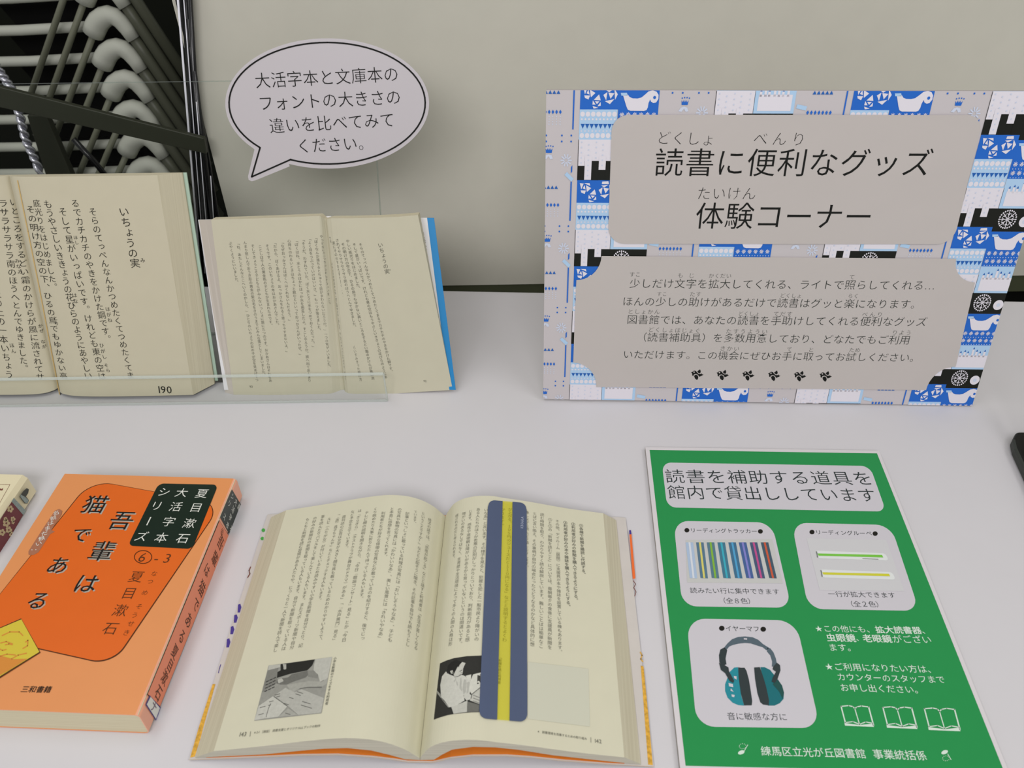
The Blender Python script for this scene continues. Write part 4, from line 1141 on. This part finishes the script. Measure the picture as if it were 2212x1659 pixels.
chars(OP, (('夏', 1725, 265), ('目', 1675, 385), ('漱', 1618, 520), ('石', 1562, 648), ('大', 1552, 258), ('活', 1502, 378), ('字', 1442, 506), ('本', 1378, 642), ('シ', 1402, 252), ('リ', 1338, 370), ('ズ', 1208, 632)), z1, LW, -0.004, 0.0108, 4)
P, n_ = OP.hit(*z1(1268, 500)); k.put(glyph('ー', 0, True), P, V((1, 0, 0)), V((0, 1, 0)), n_, 0.0108, LW, 4)
k.build('lettering', gl)
k = Ink()
big = (('猫', 812, 358, .021), ('吾', 1038, 495, .0205), ('で', 690, 617, .0165), ('輩', 872, 757, .0205), ('あ', 498, 878, .0175), ('は', 738, 1033, .0185), ('る', 325, 1178, .017))
for c, x, y, sz in big:
    P, n_ = OP.hit(*z1(x+9, y+9)); k.put(glyph(c, 0.0), P, V((1, 0, 0)), V((0, 1, 0)), n_, sz, O_SH, 3)
    P, n_ = OP.hit(*z1(x, y)); k.put(glyph(c, 0.002), P, V((1, 0, 0)), V((0, 1, 0)), n_, sz, OK_, 4)
k.stroke(OP, [z1(1222+74*math.cos(a), 805+55*math.sin(a)) for a in [2*math.pi*i/28 for i in range(28)]], 1.7, O_LINE, 3, True)
chars(OP, (('6', 1218, 806), ('-', 1340, 812), ('3', 1430, 815)), z1, O_LINE, -0.006, 0.0125, 3)
chars(OP, (('夏', 1165, 975), ('目', 1103, 1115), ('漱', 1028, 1262), ('石', 945, 1415)), z1, O_LINE, -0.004, 0.0112, 3)
chars(OP, (('な', 1318, 948), ('つ', 1283, 1015), ('め', 1237, 1110), ('そ', 1188, 1228), ('う', 1150, 1302), ('せ', 1118, 1375), ('き', 1080, 1452)), z1, O_LINE, -0.008, 0.0052, 3)
k.build('title_lettering', og); k = Ink()
k.h(OP, '三和書籍', zb_(183, 985), zb_(441, 988), mat('publisher_black', (40, 28, 20), 0.5, 0.3), 0.010, 1.0, 2)
k.build('publisher_lettering', og)
k = Ink(); O_CAP = mat('grey_brown_print', (170, 112, 84), 0.4, 0.35)
cap = [(505, 395), (532, 412), (525, 445), (440, 575), (470, 588), (430, 610), (330, 765), (285, 790), (245, 785), (245, 755), (350, 590), (470, 410)]
k.poly(OP, [z1(*p) for p in cap], O_CAP, 3)
for i, c in enumerate('名前はまだ無い'):
    t = i/6; P, n_ = OP.hit(*z1(482-150*t, 430+262*t)); k.put(glyph(c, 0.0), P, V((0.85, 0.5, 0)).normalized(), V((-0.5, 0.85, 0)).normalized(), n_, 0.0052, LW, 4)
k.ell(OP, *z1(275, 745), 1.1, 1.0, LW, 4, 8); k.ell(OP, *z1(308, 744), 1.1, 1.0, LW, 4, 8)
k.build('caption_balloon', og)
k = Ink(); O_Y = mat('yellow_print', (214, 194, 62), 0.4, 0.35); O_YL = mat('sketch_orange', (214, 140, 58), 0.45, 0.3)
k.poly(OP, [(46, 1336.5), (88, 1410.5), (0, 1466), (-60, 1400), (-20, 1365)], O_LINE, 3)
k.poly(OP, [(46.8, 1338.7), (85.6, 1409), (0, 1462), (-60, 1396), (-20, 1367)], O_Y, 4)
k.poly(OP, [(60, 1424), (30, 1425), (-20, 1412), (-45, 1412), (0, 1460), (20, 1449)], O_YL, 5)
for pts in ([(5, 1374), (22, 1366), (42, 1366), (50, 1374)], [(2, 1390), (14, 1387), (28, 1392)], [(56, 1388), (61, 1384), (60, 1396), (50, 1402)], [(-2, 1402), (6, 1406), (14, 1404)], [(2, 1418), (16, 1414), (34, 1416)], [(26, 1424), (40, 1416), (58, 1412)], [(12, 1394), (20, 1392), (27, 1394)]):
    k.stroke(OP, pts, 2.2, O_YL, 5)
k.build('portrait_stamp', og)
SPN = Plane((x1, 0, 0), (1, 0, 0))
k = Ink(); O_SP = mat('spine_coral', (240, 140, 100), 0.35, 0.4)
sq = lambda L, ly, m_: k.poly(SPN, L, m_, ly)
sq([(473, 1123), (494.5, 1157), (345, 1527.5), (317, 1500)], 1, O_LINE); sq([(473.5, 1125), (493.5, 1157.5), (345, 1525.5), (318.5, 1499)], 2, O_SP)
sq([(500.5, 1057), (520.5, 1091), (495, 1154), (475, 1117.5)], 2, O_GREEN)
k.build('spine_label', og)
k = Ink()
spx = lambda c, x, y, sz, m_: (lambda h_: k.put(glyph(c, 0.002), h_[0], V((0, 0, -1)).cross(V((1, 0, 0)))*0 + V((0, 0, -1)), V((0, 1, 0)), h_[1], sz, m_, 3))(SPN.hit(x, y))
for c, x, y, sz in (('⑥', 479, 1149, .006), ('吾', 475.5, 1172, .0125), ('輩', 463, 1207, .0125), ('は', 446, 1232, .011), ('猫', 435, 1271, .0125), ('で', 422.5, 1306, .011), ('あ', 406.5, 1340, .012), ('る', 392, 1375, .011), ('夏', 376.5, 1408, .0105), ('目', 366.5, 1438, .0095), ('漱', 354.5, 1464, .0105), ('石', 341.5, 1497, .0105)):
    spx(c, x, y, sz, O_LINE)
for c, x, y in (('シ', 501, 1073), ('リ', 494.5, 1088), ('ス', 484, 1116), ('大', 508.5, 1085), ('活', 502.5, 1101), ('字', 496.5, 1118), ('本', 490.5, 1135), ('夏', 515, 1096), ('石', 498.5, 1144)):
    spx(c, x, y, 0.0062, LW)
k.build('spine_lettering', og)
k = Ink()
sq([(322, 1502), (345.5, 1528.5), (336, 1557), (313, 1522)], 4, C_P); sq([(323.5, 1505), (343.5, 1529.5), (335, 1553), (315, 1521.5)], 5, LW)
h_ = SPN.hit(330, 1527); k.put(glyph('ナ', 0.0), h_[0], V((0, 0, -1)), V((0, 1, 0)), h_[1], 0.009, mat('stamp_grey', (120, 104, 120), 0.6, 0.2), 7)
k.build('shelf_sticker', og)

# ================================================================== cream book, far left
QZ = 0.024; qx, qy = -0.4462, 0.4705
cb = thing('cream_paperback', 'cream book with red flowered spine at the left edge beside the orange paperback', 'book', (qx-0.06, qy-0.09, 0))
M_CR = mat('cream_cover', (230, 220, 186), 0.4, 0.35, 0.01, 40)
mb = MB(); xs0 = qx-0.128; ys0 = qy-0.182
pf = [(xs0, 0.0003), (qx-0.003, 0.0003), (qx, 0.003), (qx-0.001, QZ-0.004), (qx-0.004, QZ), (xs0, QZ)]
mb.prism([V((x, qy, z)) for x, z in pf], (0, -0.182, 0), M_CR)
mb.build('cover', cb)
mb = MB(); mb.box((xs0+0.002, ys0-0.0006, 0.0012), (0.12, 0, 0), (0, 0.0005, 0), (0, 0, QZ-0.0024), M_EDGE); mb.build('page_block', cb)
zq = lambda x, y: (x/5.533, 1020 + y/5.533)
QT = zplane(QZ); QS = Plane((qx+0.0004, 0, 0), (1, 0, 0))
k = Ink(); C_RED = mat('dark_red_print', (116, 52, 58), 0.45, 0.35); C_TEAL = mat('teal_print', (146, 160, 158), 0.45, 0.35, 0.2, 700); C_FL = mat('flower_print', (200, 180, 140), 0.45, 0.35)
k.poly(QS, [zq(135, 355), zq(275, 505), zq(0, 985), zq(-60, 900), zq(-20, 600)], C_RED, 2)
k.poly(QS, [zq(160, 305), zq(305, 460), zq(275, 515), zq(133, 350)], C_TEAL, 3)
for x, y, r_ in ((118, 440, 8), (70, 610, 9), (150, 560, 6), (100, 690, 8), (130, 740, 6), (20, 720, 8), (150, 600, 4), (60, 560, 5)):
    for i in range(5): a = 2*math.pi*i/5; px_, py_ = zq(x, y); k.ell(QS, px_+r_*0.55*math.cos(a), py_+r_*0.6*math.sin(a), r_*0.38, r_*0.4, C_FL, 3, 8)
k.poly(QS, [zq(275, 225), zq(315, 190), zq(340, 205), zq(332, 250), zq(305, 290), zq(340, 335), zq(325, 375), zq(290, 372), zq(230, 290)], mat('mitten_dark', (70, 72, 66), 0.5, 0.3), 3)
k.poly(QS, [zq(240, 265), zq(300, 300), zq(335, 335), zq(322, 368), zq(292, 366), zq(235, 292)], C_TEAL, 4)
k.stroke(QT, [zq(-40, 148), zq(120, 148), zq(30, 310), zq(-30, 420)], 0.6, C_B, 2)
k.poly(QT, [zq(-6, 205), zq(10, 195), zq(20, 205), zq(38, 190), zq(34, 215), zq(14, 222), zq(0, 215)], C_B, 2)
k.build('cover_print', cb)

# ================================================================== black stand foot, right edge
bk = thing('black_stand_base', 'black rounded stand base at the right edge of the table', 'stand', (0.47, 0.53, 0))
M_BP = mat('black_plastic', (16, 17, 15), 0.5, 0.3); M_BP2 = mat('dark_grey_rim', (58, 62, 56), 0.55, 0.3)
ptsb = [TABLE.hit(*p)[0] for p in ((2186, 950), (2260, 950), (2330, 1110), (2240, 1110), (2183, 985), (2179, 966))]
mb = MB(); mb.prism([V((p.x, p.y, 0.0003)) for p in reversed(ptsb)], (0, 0, 0.011), M_BP, M_BP2); mb.build('base_plate', bk, bevel=0.003)
mb = MB(); q_ = TABLE.hit(2208, 985)[0]; mb.tube([V((q_.x+0.001, q_.y-0.005, 0.011)), V((q_.x+0.016, q_.y+0.03, 0.06))], 0.004, M_BP2); mb.build('post', bk, smooth=True)

# ================================================================== chair trolley and folding chairs behind, left
def on(y, px_, py_): return Plane((0, y, 0), (0, 1, 0)).hit(px_, py_)[0]
M_RACK = mat('olive_black_steel', (46, 48, 36), 0.5, 0.4); M_BLKST = mat('black_steel', (12, 12, 14), 0.25, 0.5)
M_CHROME = mat('chrome', (200, 200, 205), 0.12, 0.5, metal=1.0)
M_HIGHLIGHT = mat('painted_highlight', (226, 226, 234), 0.3, 0.5)
ct = thing('chair_trolley', 'dark steel chair trolley with cross bar standing behind the table at left', 'trolley', (-0.75, 1.15, FLOOR_Z))
def flat(name, y, pts, depth, m_, parent):
    mb = MB(); mb.prism([on(y, *p) for p in pts], (0, depth, 0), m_); return mb.build(name, parent, bevel=0.001)
flat('cross_bar', 0.806, [(-90, 166), (440, 299), (446, 333), (-90, 212)], 0.006, M_RACK, ct)
flat('brace', 1.16, [(58, 250), (100, 250), (172, 420), (112, 420)], 0.012, M_RACK, ct)
pth = [V(on(1.10, *p)) for p in ((-40, 95), (0, 155), (25, 192), (42, 245), (55, 300), (78, 350), (110, 430))]
mb = MB()
for ph_ in (0, math.pi):
    hel = []
    for i in range(97):
        t = i/96*(len(pth)-1); k_ = min(len(pth)-2, int(t)); P = pth[k_].lerp(pth[k_+1], t-k_)
        hel.append(P + V((math.cos(i*0.62+ph_), math.sin(i*0.62+ph_), 0))*0.0032)
    mb.tube(hel, 0.0034, mat('twisted_chrome', (205, 205, 215), 0.2, 0.5, metal=0.75), 10)
mb.build('chrome_and_highlight_tube', ct, smooth=True)
mb = MB(); mb.tube([on(1.12, *p) for p in ((158, 300), (200, 345), (262, 420))], 0.0042, M_BLKST, 12); mb.build('strut', ct, smooth=True)
for (xa, ya), (xb, yb) in (((396, 140), (424, 480)), ((408, 140), (436, 500)), ((424, 220), (447, 500)), ((455, 380), (463, 500))):  # thin pale tubes painted in as highlights on the black uprights
    mb = MB(); A_, B_ = on(0.8155, xa, ya), on(0.8155, xb, yb); A_, B_ = A_ + (A_-B_)*(0.55 if xa < 410 else 0), B_ + (B_-A_)*0.3
    mb.tube([A_, B_], 0.0011 if xa < 400 else 0.0005, M_HIGHLIGHT, 10); mb.build('chrome_and_highlight_tube', ct, smooth=True)
for xa, ya, xb, yb, w_ in ((393, -60, 432, 620, 8), (401, -60, 444, 620, 9), (404, 40, 455, 620, 9), (408, 100, 472, 620, 9)):
    mb = MB(); L = on(0.8185, xa+w_/2, ya), on(0.8185, xb+w_/2, yb)
    mb.tube([L[0], L[1]], w_*0.00025+0.0005, M_BLKST, 16); mb.build('upright', ct, smooth=True)
flat('end_plate', 0.8212, [(364, -60), (398, -60), (412, 60), (416, 140), (445, 300), (470, 450), (500, 640), (436, 640), (396, 80)], 0.003, M_BLKST, ct)
M_RAIL = mat('chair_grey_plastic', (196, 198, 186), 0.5, 0.3); M_TUBE = mat('chair_grey_tube', (84, 86, 72), 0.45, 0.4); M_LEGT = mat('chair_thin_tube', (120, 122, 104), 0.5, 0.4); M_SEAT = mat('chair_black_seat', (14, 14, 13), 0.8, 0.1)
ords = ('uppermost', 'second from top', 'third from top', 'fourth from top', 'fifth from top', 'sixth from top', 'seventh from top', 'eighth from top', 'lowest')
step = on(1.22, 271, 131) - on(1.22, 250.5, 65)
step.y = -0.004
c0 = thing('folding_chair', 'grey railed folding chair, uppermost in the stack behind the table', 'chair', (on(1.22, 230, 50).x, 1.22, on(1.22, 150, 140).z), 'folding chairs stacked on the trolley')
o_ = (-61.5, -198)
def cp(y, x, yy): return on(y, x+o_[0], yy+o_[1])
mb = MB()
mb.tube([cp(1.25, -150, 128), cp(1.25, 60, 122), cp(1.25, 214, 112)], 0.0075, M_RAIL, 12); mb.build('back_rail', c0, smooth=True)
mb = MB(); mb.tube([cp(1.22, *p) for p in ((222, 125), (228, 108), (235, 95), (246, 86), (258, 82), (270, 85), (283, 96), (298, 115), (314, 138))], [0.0150, 0.0152, 0.0150, 0.0144, 0.0136, 0.0126, 0.0116, 0.0106, 0.0100], M_RAIL, 16); mb.build('corner_sleeve', c0, smooth=True)
mb = MB(); mb.tube([cp(1.221, *p) for p in ((300, 116), (340, 174), (470, 372))], 0.0082, M_TUBE, 14); mb.build('frame_tube', c0, smooth=True)
mb = MB(); mb.tube([cp(1.215, *p) for p in ((226, 117), (190, 222), (118, 430))], 0.0046, M_LEGT, 10); mb.build('leg', c0, smooth=True)
mb = MB(); mb.prism([cp(1.30, *p) for p in ((20, 122), (230, 110), (400, 330), (200, 330))], (0, 0.012, 0), M_SEAT); mb.build('seat', c0)
for i in range(1, 9):
    r = c0.copy(); COL.objects.link(r); r.location = V(c0.location) + step*i
    r['label'] = 'grey railed folding chair, %s in the stack behind the table' % ords[i]
    for ch in list(c0.children):
        c_ = ch.copy(); COL.objects.link(c_); c_.parent = r
        c_.matrix_parent_inverse = Matrix.Translation(-V(c0.location))

# ------------------------------------------------------------------ tidy
bpy.data.objects.remove(txt_ob); bpy.data.curves.remove(txt)
